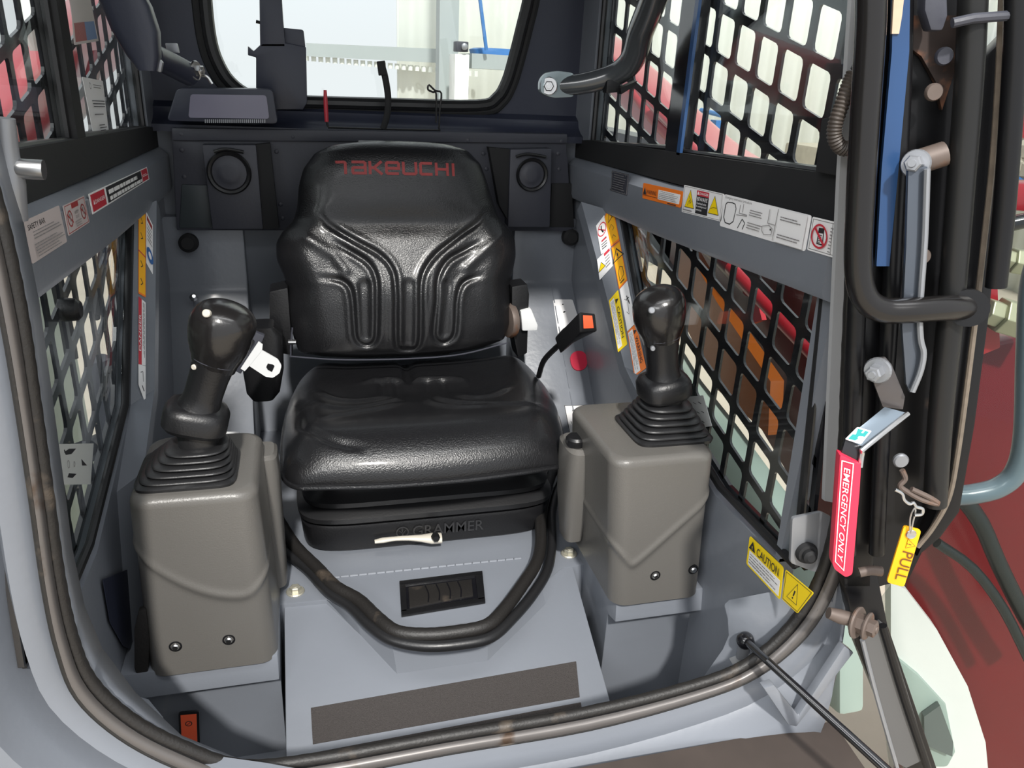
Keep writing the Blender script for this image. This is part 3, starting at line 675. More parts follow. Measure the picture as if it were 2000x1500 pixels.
# suspension
cx = 0.193; cy = 1.345
def rr(z, hx, hy, dy=0.0, e=7): return sring((cx, cy+dy, z), (hx, 0, 0), (0, hy, 0), e, 56)
mb = MB(); mb.loft([rr(0.2, .222, .165), rr(0.205, .228, .17), rr(0.248, .232, .172), rr(0.254, .228, .17)], True)
sb = part(mb, 'suspension_base', BLK, seat)
mb = MB(); mb.loft([rr(.254, .222, .166), rr(.262, .235, .176), rr(.272, .236, .178), rr(.280, .224, .168), rr(.284, .214, .160), rr(.290, .226, .170), rr(.300, .228, .172), rr(.308, .214, .160), rr(.32, .205, .150), rr(.345, .20, .145)], True)
part(mb, 'suspension_bellows', RUBC, seat)
mb = MB(); mb.loft([rr(.345, .215, .16, .01), rr(.352, .222, .17, .01), rr(.372, .222, .175, .01), rr(.386, .21, .17, .01)], True); part(mb, 'seat_pan', BLKM, seat)
EMB = mat('embossed_black', (0.030, 0.030, 0.032), 0.3)
yb0 = cy-0.172-0.002
sh = Sheet([(0.125, yb0, 0.246), (0.285, yb0, 0.246), (0.285, yb0, 0.222), (0.125, yb0, 0.222)]); sh.text('GRAMMER', 0.19, 0.05, 1, 0.95, EMB)
sh.circ(0.075, 0.5, 0.48, EMB, 0.38); sh.line([(0.04, .35), (.075, .6), (.075, .95)], EMB, 0.0015); sh.line([(0.11, .35), (.08, .6), (.08, .95)], EMB, 0.0015); sh.line([(0.07, .12), (.075, .5)], EMB, 0.0015)
ob = sh.mb.build('raised_lettering', sh.mats, None, smooth=False); ob.parent = seat; ob.location = Vector(ob.location)-Vector(seat.location); ob['label'] = 'embossed dark lettering on the base'
# cream height lever
mb = MB(); a, b = P(732, 1058, 'y', 1.162), P(862, 1048, 'y', 1.158)
pts = [a+(b-a)*t+np.array([0, 0, 0.003*sin(t*pi*1.5)]) for t in (0, .12, .3, .5, .7, .85, 1)]
mb.tube(pts, [.0045, .0062, .005, .0058, .0085, .0125, .0120], 14, 4, flat=0.7)
lv = part(mb, 'height_lever', CREAM, seat)
part(MB().lathe([(0.0075, 0), (0.0075, 0.008), (0.006, 0.012)], P(850, 1046, 'y', 1.152), (0, -1, 0), 6), 'lever_nut', BLK, lv)
# side frames, recliner knob, armrest stubs
mb = MB()
mb.prism([P(u, v, 'y', 1.44) for u, v in ((1000, 560), (1030, 555), (1034, 575), (1030, 690), (1012, 700), (1000, 640))], (0, 0.05, 0)); part(mb, 'recliner_frame', BLK, seat, bevel=0.003)
mb = MB(); mb.prism([P(u, v, 'y', 1.44) for u, v in ((526, 570), (562, 562), (568, 640), (572, 695), (545, 690), (526, 640))], (0, 0.06, 0)); part(mb, 'recliner_frame', BLK, seat, bevel=0.003)
mb = MB().prism([P(u, v, 'y', 1.43) for u, v in ((1017, 608), (1038, 603), (1051, 635), (1050, 646), (1020, 647))], (0, 0.025, 0)); part(mb, 'recliner_lever', WHT, seat, bevel=0.004)
part(MB().tube([P(563, 668, 'y', 1.40), P(578, 668, 'y', 1.40)], 0.0045, 10, 1), 'hinge_pin', STEEL, seat)
part(MB().tube([P(u, v, 'y', 1.40) for u, v in ((571, 640), (568, 690), (580, 697), (700, 703), (880, 695), (990, 670))], 0.0016, 6, 6), 'edge_piping', DPANEL, seat)
mb = MB(); mb.lathe([(0.008, 0), (0.034, 0.002), (0.036, 0.01), (0.034, 0.016), (0.02, 0.018)], P(1003, 625, 'y', 1.45), (-1, -0.2, 0)); part(mb, 'recliner_disc', RUSTY, seat)
#=PODS
# ---------------------------------------------------------------- joystick consoles
def rrect(c, hx, hy, rad, n=180):
    c = np.array(c, float); P_ = []; 
    segs = [(hx-rad, hy-rad, 0), (-(hx-rad), hy-rad, 90), (-(hx-rad), -(hy-rad), 180), (hx-rad, -(hy-rad), 270)]
    raw = []
    for ox, oy, a0 in segs:
        for k in range(9):
            a = radians(a0+90*k/8); raw.append((ox+rad*cos(a), oy+rad*sin(a)))
    raw.append(raw[0]); raw = np.array(raw); d = np.concatenate([[0], np.cumsum(np.hypot(*np.diff(raw, axis=0).T))])
    t = np.linspace(0, d[-1], n, endpoint=False)
    return [c+np.array([np.interp(q, d, raw[:, 0]), np.interp(q, d, raw[:, 1]), 0]) for q in t]
def console(side, label, bx, by, bw, bd, topz, tx, tw, td, sticks, ridge, screws, z0=0.2):
    root = thing('joystick_console', label, 'console', (bx, by, 0.2), 'grey joystick consoles beside the seat')
    NR = 72; rings = []
    zs_ = np.concatenate([np.linspace(z0, topz-0.012, 120), [topz-0.007, topz-0.003, topz-0.0005, topz]])
    for z in zs_:
        t = (z-z0)/(topz-z0); sh_ = 0 if z < topz-0.011 else (1-sqrt(max(0, 1-((z-topz+0.012)/0.0121)**2)))*0.012
        cx = bx+(tx-bx)*t; hx = bw+(tw-bw)*t-sh_; hy = bd+(td-bd)*t-sh_
        ring = rrect((cx, by, z), hx, hy, 0.026); out = []
        for p in ring:
            s = (p[0]-cx)/hx; zr = ridge(s)
            k = 1/(1+math.exp(max(-50, min(50, -(z-zr)/0.005)))); lip = 0.0030*math.exp(-((z-zr-.001)/0.0075)**2)
            sc = -0.0022*(1-k)+lip; dx = nrm([p[0]-cx, p[1]-by, 0]); out.append(p+dx*sc)
        rings.append(out)
    part(MB().loft(rings, True), 'housing', TAUPE, root)
    # screws in recessed cups
    for u, v in screws:
        c = P(u, v, 'y', by-bd+0.0045)
        sc = part(MB().lathe([(0.0085, 0), (0.0085, 0.0022), (0.0065, 0.0026), (0.006, 0.0005)], c, (0, -1, 0), 20), 'screw_cup', BLK, root)
        part(MB().lathe([(0.0048, 0), (0.0052, 0.004), (0.0035, 0.006)], c, (0, -1, 0), 14), 'screw', STEEL, sc)
    # bellows boot and stick
    (b0, b1, col, st1, hd), yS, hw, k = sticks
    cb = np.array(P(*b0, 'y', yS)); ct = np.array(P(*b1, 'y', yS)); cb[2] = topz
    pl = MB().loft([sring(cb+np.array([0, 0, a]), (w_, 0, 0), (0, w_*0.92, 0), 7, 48) for a, w_ in ((-0.002, hw*1.10), (0.004, hw*1.12), (0.007, hw*1.04))], True)
    part(pl, 'boot_flange', RUBC, root)
    rings = []; nf = 5
    for i in range(nf*8+1):
        t = i/(nf*8); c = cb*(1-t)+ct*t+np.array([0, 0, 0.006*(1-t)]); ph = (i % 8)/8
        base = hw*(1-t)*0.97+hw*0.55*t; r = base+0.0075*(abs(sin(pi*ph)))**0.7
        rings.append(sring(c, (r, 0, 0), (0, r*0.92, 0), 5-2.6*t, 48))
    part(MB().loft(rings, True), 'rubber_boot', RUBC, root)
    cc = np.array(P(*col, 'y', yS)); s1 = np.array(P(*st1, 'y', yS)); h1 = np.array(P(*hd, 'y', yS)); ax = nrm(s1-ct)
    ex = nrm(np.cross(np.array([0, 1.0, 0]), ax)); ex = ex if ex[0] > 0 else -ex; ey = np.cross(ax, ex)
    part(MB().loft([sring(ct*(1-a)+cc*a, ex*r, ey*r, 2.6, 36) for a, r in ((-.15, .026), (.2, .027), (.8, .026))]), 'boot_neck', RUBC, root)
    jk = part(MB().loft([sring(cc+ax*a, ex*r, ey*r*.95, 3.2, 44) for a, r in ((-.020, .028*k), (-.018, .036*k), (-.012, .0405*k), (.006, .0405*k), (.014, .036*k), (.018, .028*k))]), 'grip_collar', BLK, root)
    L = np.linalg.norm(s1-cc); a2 = nrm(s1-cc); prof = [(0.0, .0300), (.06, .0285), (.15, .0250), (.3, .0238), (.6, .0245), (.85, .0268), (1.0, .0285)]
    e2 = nrm(np.cross(np.array([0, 1.0, 0]), a2)); e2 = e2 if e2[0] > 0 else -e2; f2 = np.cross(a2, e2)
    gp = part(MB().loft([sring(cc+a2*(.008+L*a), e2*r*k, f2*r*1.1*k, 2.4, 40) for a, r in prof]), 'grip', BLK, root)
    part(MB().tube([p for p in sring(cc+a2*(.008+L*.90), e2*.0276*k, f2*.0300*k, 2.4, 32)], 0.0009, 6, 1), 'grip_seam', DPANEL, gp)
    # head: rounded thumb rest
    hl = nrm(h1-s1); hz = nrm(a2+e2*(0.05 if side < 0 else -.10)); hx_ = nrm(e2-np.dot(e2, hz)*hz); hy_ = np.cross(hz, hx_)
    rings = []
    dl = float(np.linalg.norm(h1-s1))
    for z, w_ in ((-1.25, .0270), (-1.0, .0295), (-.80, .0330), (-.55, .0365), (-.28, .0385), (0, .0390), (.25, .0388), (.45, .0370), (.62, .0335), (.77, .0275), (.87, .0205), (.93, .013), (.955, .004)):
        c = h1+(h1-s1)*z if z < 0 else h1+hz*z*0.037*k
        if z < 0: c = h1+(h1-s1)*z*1.0
        w1 = min(1, max(0, (z+1.25))); rings.append(sring(c+hx_*0.004*max(z, 0), nrm(hx_*w1+e2*(1-w1))*w_*k*1.02, nrm(hy_*w1+f2*(1-w1))*w_*k*1.05, 2.15, 40))
    hd_ = part(MB().loft(rings), 'grip_head', GLOSS if False else mat('grip_gloss', (0.012, 0.011, 0.011), 0.24, bump=0.12, bscale=250, coat=0.3), root)
    return root, hd_, gp
lroot, lh, lg = console(-1, 'left joystick console, larger in view, taupe housing with bellows boot', -0.158, 1.022, 0.088, 0.102, 0.478, -0.160, 0.079, 0.096,
    (((378, 975), (388, 862), (384, 812), (420, 700), (432, 640)), 1.0, 0.0565, 1.02), lambda s: 0.318+0.088*(1-min(1, max(0, (s+1)/1.55)))**1.8+0.03*max(0, (s-.55)/.45)**2, ((343, 1261), (447, 1248)))
rroot, rh, rg = console(1, 'right joystick console below the lower right window, taupe housing', 0.511, 1.014, 0.078, 0.110, 0.490, 0.494, 0.084, 0.105,
    (((1288, 885), (1297, 780), (1296, 752), (1290, 655), (1287, 605)), 1.0, 0.0575, 0.97), lambda s: 0.300+0.118*sqrt(max(0, (s+0.62)**2+.01))/1.62 if s > -0.62 else 0.307+0.10*abs(s+0.62), ((1279, 1123), (1353, 1111)), 0.232)
def button(head, u, v, yv, r, m, n_=(0, -1, .2)):
    c = np.array(P(u, v, 'y', yv)); part(MB().lathe([(r, -0.004), (r, 0.0010), (r*.75, 0.002)], c, n_, 18), 'button_plug', m, head)
button(lh, 403, 612, 0.9665, 0.0050, CREAM, (-.3, -1, .35)); button(lg, 379, 717, 0.9785, 0.0036, CREAM, (-.5, -1, 0))
button(rh, 1273, 606, 0.967, 0.0048, ALU, (-.2, -1, .3)); button(rg, 1275, 681, 0.975, 0.0036, ALU, (-.3, -1, 0))
# rear lobe of the right console with a black cap
part(MB().loft([sring((0.418, 1.075, z), (r, 0, 0), (0, r*1.6, 0), 3.5, 32) for z, r in ((0.26, .016), (0.34, .024), (0.40, .026), (0.435, .026), (0.441, .021))]), 'housing_lobe', TAUPE, rroot)
part(MB().lathe([(0.015, 0), (0.017, 0.004), (0.017, 0.012), (0.014, 0.016)], (0.408, 1.062, 0.441), (0, 0, 1), 20), 'filler_cap', BLK, rroot)
part(MB().loft([sring((-0.083, 1.10, z), (r*.9, 0, 0), (0, r*1.3, 0), 4, 32) for z, r in ((0.22, .026), (0.42, .026), (0.448, .024), (0.453, .019))]), 'housing_lobe', TAUPE, lroot)
#=CABIN
# ---------------------------------------------------------------- rear panel, speakers, small fittings
bp = thing('rear_panel', 'dark charcoal steel panel across the back behind the seat', 'panel', (0.16, 1.67, 0.67))
mb = MB(); q = [(335, 258), (1105, 268), (1108, 300), (1118, 452), (345, 450)]
mb.prism([P(u, v, 'y', 1.655) for u, v in q], (0, 0.035, 0)); part(mb, 'panel_face', DPANEL, bp, bevel=0.003)
mb = MB().prism([P(u, v, 'y', 1.648) for u, v in ((335, 250), (1108, 262), (1108, 280), (336, 274))], (0, 0.03, 0)); part(mb, 'top_flange', DPANEL, bp, bevel=0.002)
mb = MB().prism([P(u, v, 'y', 1.652) for u, v in ((355, 360), (405, 362), (418, 446), (350, 446))], (0, 0.012, 0)); part(mb, 'access_flap', mat('flap_grey', (0.035, 0.045, 0.05), 0.4), bp, bevel=0.002)
mb = MB().prism([P(u, v, 'y', 1.652) for u, v in ((1078, 358), (1116, 358), (1122, 444), (1072, 444))], (0, 0.012, 0)); part(mb, 'access_flap', BLKM, bp, bevel=0.002)
for i, (u, v) in enumerate(((354, 262), (572, 267), (914, 274), (1096, 276), (355, 293), (360, 345), (540, 296), (548, 399), (552, 426), (1090, 300), (1092, 330), (944, 300), (950, 330))):
    part(MB().lathe([(0.0045, 0), (0.0045, 0.0015), (0.003, 0.0025)], P(u, v, 'y', 1.650 if i < 4 else 1.655), (0, -1, 0), 10), 'rivet', DPANEL, bp)
def speaker(px, slot, c, r, label):
    p3 = [P(u, v, 'y', 1.625) for u, v in px]; rt = thing('speaker_box', label, 'speaker', p3[2], 'speakers on the rear panel')
    part(MB().prism(p3, (0, 0.04, 0)), 'housing', DPANEL, rt, bevel=0.003)
    part(MB().prism([P(u, v, 'y', 1.632) for u, v in slot], (0, 0.025, 0)), 'side_slot', BLKM, rt)
    cc = P(*c, 'y', 1.624); rg_ = part(MB().lathe([(r*.72, -0.002), (r*.98, 0.0), (r*1.02, .005), (r*.95, .008), (r*.84, .006), (r*.78, 0)], cc, (0, -1, 0), 48), 'rim', BLK, rt)
    part(MB().lathe([(r*.80, 0.0005), (r*.55, .0010), (r*.5, .002), (r*.3, .003)], cc, (0, -1, 0), 40), 'cone', DPANEL, rg_)
    part(MB().tube([P(u_+c[0], v_+c[1], 'y', 1.618) for u_, v_ in ((-30, -r*900-4), (-10, -r*900-9), (15, -r*900-6), (28, -r*900-3))], 0.0032, 8, 4), 'lead', BLK, rt)
speaker(((394, 283), (500, 283), (514, 448), (415, 448)), ((498, 283), (527, 280), (545, 446), (512, 448)), (448, 337), 0.0405, 'left speaker box with round black rim, under the reflector lamp')
speaker(((997, 292), (1078, 290), (1074, 444), (992, 444)), ((955, 288), (997, 292), (992, 430), (975, 400)), (1038, 341), 0.0345, 'right speaker box with round black rim, near the right rail')
for u, v, lb in ((370, 473, 'round black rubber bump stop below left speaker'), (1110, 462, 'round black rubber bump stop below right speaker')):
    tag(MB().lathe([(0.014, 0), (0.019, 0.006), (0.0185, 0.022), (0.012, 0.028)], P(u, v, 'y', 1.672), (0, -1, 0.1), 24).build('rubber_stop', BLKM), lb, 'bump stop', 'rubber stops under the rear panel')
# reflector lamp, rear left
lp = thing('interior_lamp', 'wide rounded rectangular lamp with ribbed lens, rear left ledge', 'lamp', P(455, 240, 'y', 1.62))
def rpoly(px, r=10, n=4):
    out = []
    for i in range(len(px)):
        p0, p1, p2 = [np.array(px[(i+k) % len(px)], float) for k in (-1, 0, 1)]
        a = p1+nrm(np.append(p0-p1, 0))[:2]*r; b = p1+nrm(np.append(p2-p1, 0))[:2]*r
        for k in range(n+1):
            t = k/n; out.append(tuple((1-t)**2*a+2*t*(1-t)*p1+t*t*b))
    return out
part(MB().prism([P(u, v, 'y', 1.615) for u, v in rpoly([(345, 172), (532, 174), (543, 242), (325, 236)], 10)], (0, 0.06, 0)), 'housing', DSLATE, lp, bevel=0.003)
part(MB().prism([P(u, v, 'y', 1.613) for u, v in rpoly([(372, 184), (520, 186), (526, 232), (368, 230)], 6)], (0, 0.005, 0)), 'lens', mat('lamp_lens', (0.22, 0.21, 0.28), 0.2, var=0.1), lp)
for k in range(30):
    u = 400+k*4; part(MB().prism([P(u, 233, 'y', 1.612), P(u+2.2, 233, 'y', 1.612), P(u+2.2, 240, 'y', 1.612), P(u, 240, 'y', 1.612)], (0, 0.003, 0)), 'lens_rib', ALU, lp)
# wiper motor box in the rear window
wm = thing('wiper_motor', 'dark blue-black wiper motor housing at left of rear window', 'wiper motor', P(545, 200, 'y', 1.70))
part(MB().prism([P(u, v, 'y', 1.69) for u, v in ((495, 100), (512, 84), (560, 84), (598, 92), (600, 200), (592, 214), (500, 214), (500, 112), (484, 108), (484, 90))], (0, 0.035, 0)), 'cover', DSLATE, wm, bevel=0.002)
part(MB().prism([P(u, v, 'y', 1.69) for u, v in ((506, -40), (548, -40), (553, 40), (558, 92), (508, 92))], (0, 0.035, 0)), 'arm_cover', DSLATE, wm, bevel=0.002)
part(MB().prism([P(u, v, 'y', 1.695) for u, v in rpoly([(552, 54), (593, 58), (597, 95), (556, 88)], 5)], (0, 0.03, 0)), 'motor_cap', DSLATE, wm, bevel=0.002)
part(MB().tube([P(500, 42, 'y', 1.70), P(508, 44, 'y', 1.70)], 0.003, 8, 1), 'stud', BLK, wm)
# wire holder with strap and red tip
wh = thing('wire_holder', 'thin black wire bottle holder with red tip on the rear ledge', 'holder', P(740, 248, 'y', 1.66))
part(MB().tube([P(u, v, 'y', 1.655) for u, v in ((638, 235), (641, 248), (650, 249), (740, 252), (850, 254), (857, 250), (859, 215), (862, 182), (850, 177), (838, 166), (836, 175), (846, 180), (852, 184), (852, 240))], 0.0020, 8, 3), 'wire', BLK, wh)
part(MB().tube([P(u, v, 'y', 1.655) for u, v in ((635, 176), (636, 200), (638, 238))], [0.003, 0.0042, 0.0040], 10, 4), 'tip_sleeve', RED, wh, label='red plastic tip')
part(MB().tube([P(u, v, 'y', 1.65) for u, v in ((748, 252), (756, 225), (758, 190), (752, 150), (745, 125))], 0.0065, 10, 5, flat=0.35), 'strap', BLKM, wh)
part(MB().prism([P(u, v, 'y', 1.645) for u, v in ((736, 120), (752, 118), (756, 146), (740, 148))], (0, 0.008, 0)), 'strap_buckle', BLKM, wh, bevel=0.0015)
# hook clip on the left fender
tag(MB().lathe([(0.007, 0), (0.008, 0.006), (0.005, 0.010), (0.0035, 0.02)], P(378, 582, 'y', 1.63), (0.2, -1, 0.5), 12).build('coat_hook', STEEL), 'small bright hook on the left fender above the joystick', 'hook')
# bolts with washers on the platform
for u, v, lb in ((577, 1156, 'yellow zinc bolt and washer on the platform beside left console'), (1113, 966, 'yellow zinc bolt by the right console, rear one of two'), (1111, 1082, 'yellow zinc bolt by the right console, front one of two')):
    tag(MB().hexbolt(P(u, v, 'z', 0.2), (0, 0, 1), 0.0085, 0.011).build('platform_bolt', ZINC, smooth=False), lb, 'bolt', 'bolts holding the seat platform')
# anti-slip strips
SO = np.array([0, 1.062, 0.198]); SN = nrm([0, -0.447, 0.894])
sh = Sheet(quadp([(607, 1383), (1125, 1292), (1132, 1362), (611, 1454)], SO, SN), th=0.0012); sh.base(GRIT, 0.01); sh.done('grip_strip', 'long dark gritty anti-slip strip on the sloping step panel', 'anti-slip strip')
sh = Sheet(quadp([(604, 1472), (1134, 1372), (1136, 1384), (606, 1486)], SO, SN), th=0.0012); sh.base(GRIT, 0.01); sh.done('grip_strip', 'thin edge of second gritty strip, half hidden behind the door seal', 'anti-slip strip')
# flush pull pocket
qk = quadx([(780, 1138), (942, 1118), (948, 1179), (784, 1206)], 'z', 0.2015)
fp = thing('pull_pocket', 'black rectangular flush pull plate below the seat base', 'pull handle', sum(qk)/4)
def lerpq(q, a, b): return (q[0]*(1-a)+q[1]*a)*(1-b)+(q[3]*(1-a)+q[2]*a)*b
mb = MB()
for a0, b0, a1, b1 in ((0, 0, 1, .13), (0, .85, 1, 1), (0, .1, .07, .9), (.91, .1, 1, .9)):
    mb.prism([lerpq(qk, a0, b0), lerpq(qk, a1, b0), lerpq(qk, a1, b1), lerpq(qk, a0, b1)], (0, 0, 0.004))
part(mb, 'rim', BLK, fp, bevel=0.001)
part(MB().prism([lerpq(qk, .06, .1), lerpq(qk, .93, .1), lerpq(qk, .93, .9), lerpq(qk, .06, .9)], (0, 0, 0.0012)), 'back_plate', GLOSS, fp)
part(MB().prism([lerpq(qk, .10, .22), lerpq(qk, .86, .22), lerpq(qk, .86, .74), lerpq(qk, .10, .80)], (0, 0, 0.0032)), 'paddle', RUB, fp, bevel=0.001)
for i in range(4):
    a = .30+i*.13; part(MB().tube([lerpq(qk, a, .25)+np.array([0, 0, .0035]), lerpq(qk, a+.03, .5)+np.array([0, 0, .0035]), lerpq(qk, a+.02, .75)+np.array([0, 0, .0035])], 0.0012, 6, 4), 'groove', GLOSS, fp)
# the two hoses round the platform front
hose1 = [(505, 955), (528, 985), (548, 1022), (578, 1068), (620, 1110), (655, 1146), (700, 1172), (738, 1208), (775, 1234), (830, 1240), (890, 1235), (950, 1222), (985, 1190), (1022, 1140), (1048, 1098), (1056, 1060), (1056, 1010), (1066, 960), (1085, 915), (1115, 902), (1140, 905)]
hose2 = [(500, 985), (520, 1020), (552, 1072), (600, 1112), (640, 1155), (684, 1185), (722, 1222), (765, 1250), (830, 1262), (900, 1258), (960, 1244), (1004, 1205), (1042, 1160), (1070, 1112), (1078, 1060), (1078, 1000), (1092, 950), (1112, 920), (1135, 918)]
tag(MB().tube([P(u, v, 'z', 0.222) for u, v in hose1], 0.0105, 12, 6, rib=0.03).build('rubber_hose', RUB), 'ribbed dusty black hose looping in front of the seat base, inner of the pair', 'hose', 'hoses round the seat platform')
tag(MB().tube([P(u, v, 'z', 0.214) for u, v in hose2], 0.0085, 12, 6).build('rubber_hose', RUBC), 'smooth black hose looping in front of the seat base, outer of the pair', 'hose', 'hoses round the seat platform')
# brown rubber flaps beside the consoles
for pts, lb, yv in (([(262, 1230), (270, 1195), (285, 1190), (292, 1250), (288, 1330), (276, 1348), (262, 1305)], 'curled brown-black rubber flap beside left console foot', 0.93), ([(1386, 1095), (1400, 1092), (1428, 1150), (1432, 1168), (1418, 1160), (1392, 1118)], 'curled brown-black rubber flap beside right console', 0.98)):
    tag(MB().prism([P(u, v, 'y', yv) for u, v in pts], (0, 0.012, 0)).build('rubber_flap', RUB, bevel=0.002), lb, 'flap')
# seat belt: retractor and tongue at left, buckle at right
rt = thing('seat_belt_tongue', 'seat belt tongue of white metal in grey housing by left joystick', 'seat belt', P(500, 780, 'y', 1.30))
part(MB().loft([sring(P(515, v, 'y', 1.40), (r, 0, 0), (0, 0.03, 0), 4, 24) for v, r in ((632, .018), (650, .034), (720, .036), (760, .030), (772, .02))]), 'retractor_cover', BLK, rt, bevel=0)
yv = 1.24
part(MB().prism([P(u, v, 'y', yv) for u, v in ((489, 645), (517, 656), (512, 668), (470, 731), (446, 718), (456, 700))], (0, 0.012, 0)), 'tongue_housing', DPANEL, rt, bevel=0.002)
part(MB().tube([P(490, 662, 'y', yv-0.003), P(462, 703, 'y', yv-0.003)], 0.0065, 12, 1), 'webbing_roll', BLK, rt)
ch = [(508, 682), (543, 702), (550, 714), (546, 729), (533, 738), (519, 736), (484, 713)]
hole = [(524, 708), (537, 714), (531, 728), (518, 721)]
mb = MB(); cen_ = (527, 718); 
allp = rpoly(ch, 3, 2); ang = lambda p: math.atan2(p[1]-cen_[1], p[0]-cen_[0])
op = [P(u, v, 'y', yv-0.004) for u, v in allp]; hp = []
for p in allp:
    a = ang(p); best = None
    for i in range(4):
        x1_, y1_ = hole[i]; x2_, y2_ = hole[(i+1) % 4]; dx, dy = x2_-x1_, y2_-y1_; ca, sa = cos(a), sin(a)
        den = ca*dy-sa*dx
        if abs(den) < 1e-9: continue
        t = ((x1_-cen_[0])*dy-(y1_-cen_[1])*dx)/den; s_ = ((x1_-cen_[0])*sa-(y1_-cen_[1])*ca)/den
        if t > 0 and -1e-6 <= s_ <= 1+1e-6: best = (cen_[0]+ca*t, cen_[1]+sa*t)
    hp.append(P(*best, 'y', yv-0.004))
k_ = len(op); d3 = np.array([0, 0.003, 0]); vs = op+hp+[p+d3 for p in op]+[p+d3 for p in hp]; fs = []
for i in range(k_):
    j = (i+1) % k_; fs += [(i, j, k_+j, k_+i), (2*k_+i, 2*k_+j, 3*k_+j, 3*k_+i), (i, j, 2*k_+j, 2*k_+i), (k_+i, k_+j, 3*k_+j, 3*k_+i)]
mb.add(vs, fs).prism([P(u, v, 'y', yv-0.0045) for u, v in ((505, 667), (513, 673), (512, 684), (486, 716), (478, 725), (470, 720))], (0, 0.003, 0))
part(mb, 'tongue_plate', WHT, rt, smooth=False, label='white metal latch plate with square hole')
bk = thing('seat_belt_buckle', 'black seat belt buckle with orange button on a stalk at right', 'seat belt buckle', P(1055, 740, 'y', 1.36))
part(MB().tube([P(1052, 735, 'y', 1.37), P(1062, 705, 'y', 1.34), P(1085, 680, 'y', 1.30), P(1100, 668, 'y', 1.28)], 0.0055, 10, 5), 'stalk', BLK, bk)
A_ = P(1097, 672, 'y', 1.285); B_ = P(1152, 622, 'y', 1.235); d_ = nrm(B_-A_); s_ = nrm(np.cross(d_, [0, 0, 1])); u_ = np.cross(s_, d_)
c4 = [(1131, 609), (1163, 612), (1167, 647), (1133, 650)]; c5 = [(1112, 630), (1138, 630), (1112, 690), (1086, 682)]
f4 = [P(u, v, 'y', 1.225) for u, v in c4]; f5 = [P(u, v, 'y', 1.28) for u, v in ((1083, 660), (1100, 640), (1120, 668), (1094, 692))]
bd = part(MB().loft([[f5[i]+(f4[i]-f5[i])*t for i in range(4)] for t in (0, .5, 1)]), 'buckle_body', BLK, bk, bevel=0.003)
part(MB().prism([P(u, v, 'y', 1.2235) for u, v in ((1139, 616), (1157, 617), (1160, 641), (1140, 642))], (0, 0.006, 0)), 'release_button', BTN, bk, bevel=0.001)
# stickers and plates on the fenders
FO = np.array([0.5, 1.665, 0.545]); FNn = nrm(np.cross([1, 0, 0], [0, -0.330, -0.345]))
sh = Sheet(quadp([(1080, 585), (1118, 585), (1135, 640), (1095, 690)], FO, FNn)); sh.base(PAPER, 0.1); sh.circ(.45, .12, .015, INK); sh.circ(.45, .3, .02, INK); sh.done('fender_sticker', 'tall white sticker on right fender behind the buckle')
sh = Sheet(quadp([(1110, 690), (1143, 684), (1148, 722), (1118, 727)], FO, FNn), th=0.004); sh.base(REDH, 0.45); sh.done('red_tab', 'rounded red plastic tab on right fender under the buckle', 'tab')
sh = Sheet(quadp([(1102, 792), (1173, 790), (1184, 858), (1115, 860)], FO, FNn)); sh.base(PAPER, 0.05); sh.frame(0, 0, 1, 1, INK, .0012)
for a, b, r in ((.2, .15, .5), (.5, .13, 0), (.8, .15, -.5), (.1, .5, 0), (.3, .5, 0), (.68, .5, 0), (.88, .5, 0), (.2, .85, .4), (.5, .85, 0), (.8, .85, -.5)):
    sh.line([(a-.02*r, b+.03), (a+.04*r, b-.04)], INK, .0015)
sh.done('switch_diagram', 'square white diagram sticker on right fender beside the console')
# small white tag and orange connector behind left console
sh = Sheet(quadx([(440, 843), (467, 843), (467, 862), (440, 862)], 'y', 1.22)); sh.base(WHT, 0.05); sh.done('paper_tag', 'small white tag behind the left joystick boot', 'tag')
tag(MB().tube([P(425, 848, 'y', 1.2), P(438, 852, 'y', 1.2)], 0.0055, 10, 1).build('wire_connector', AMB), 'tiny orange connector behind the left joystick boot', 'connector')
tag(MB().lathe([(0.012, 0), (0.013, 0.006), (0.009, 0.012), (0.004, 0.02)], P(452, 872, 'y', 1.16), (0.3, -0.5, 1), 16).build('metal_fitting', STEEL), 'bright metal knob behind the left joystick boot', 'fitting')
# orange engine stop sticker in left footwell
sh = Sheet(quadx([(349, 1390), (389, 1386), (391, 1460), (352, 1462)], 'y', 0.94), th=0.003); sh.base(BLK, .12); sh.rect(.10, .06, .88, .96, BTN)
sh.circ(.48, .30, .07, INK, .05); sh.line([(.40, .33), (.56, .27)], INK, .001); sh.circ(.48, .78, .07, INK, .05); sh.line([(.40, .81), (.56, .75)], INK, .001)
sh.done('rocker_switch', 'orange rocker switch with circle symbols in the left footwell', 'switch')

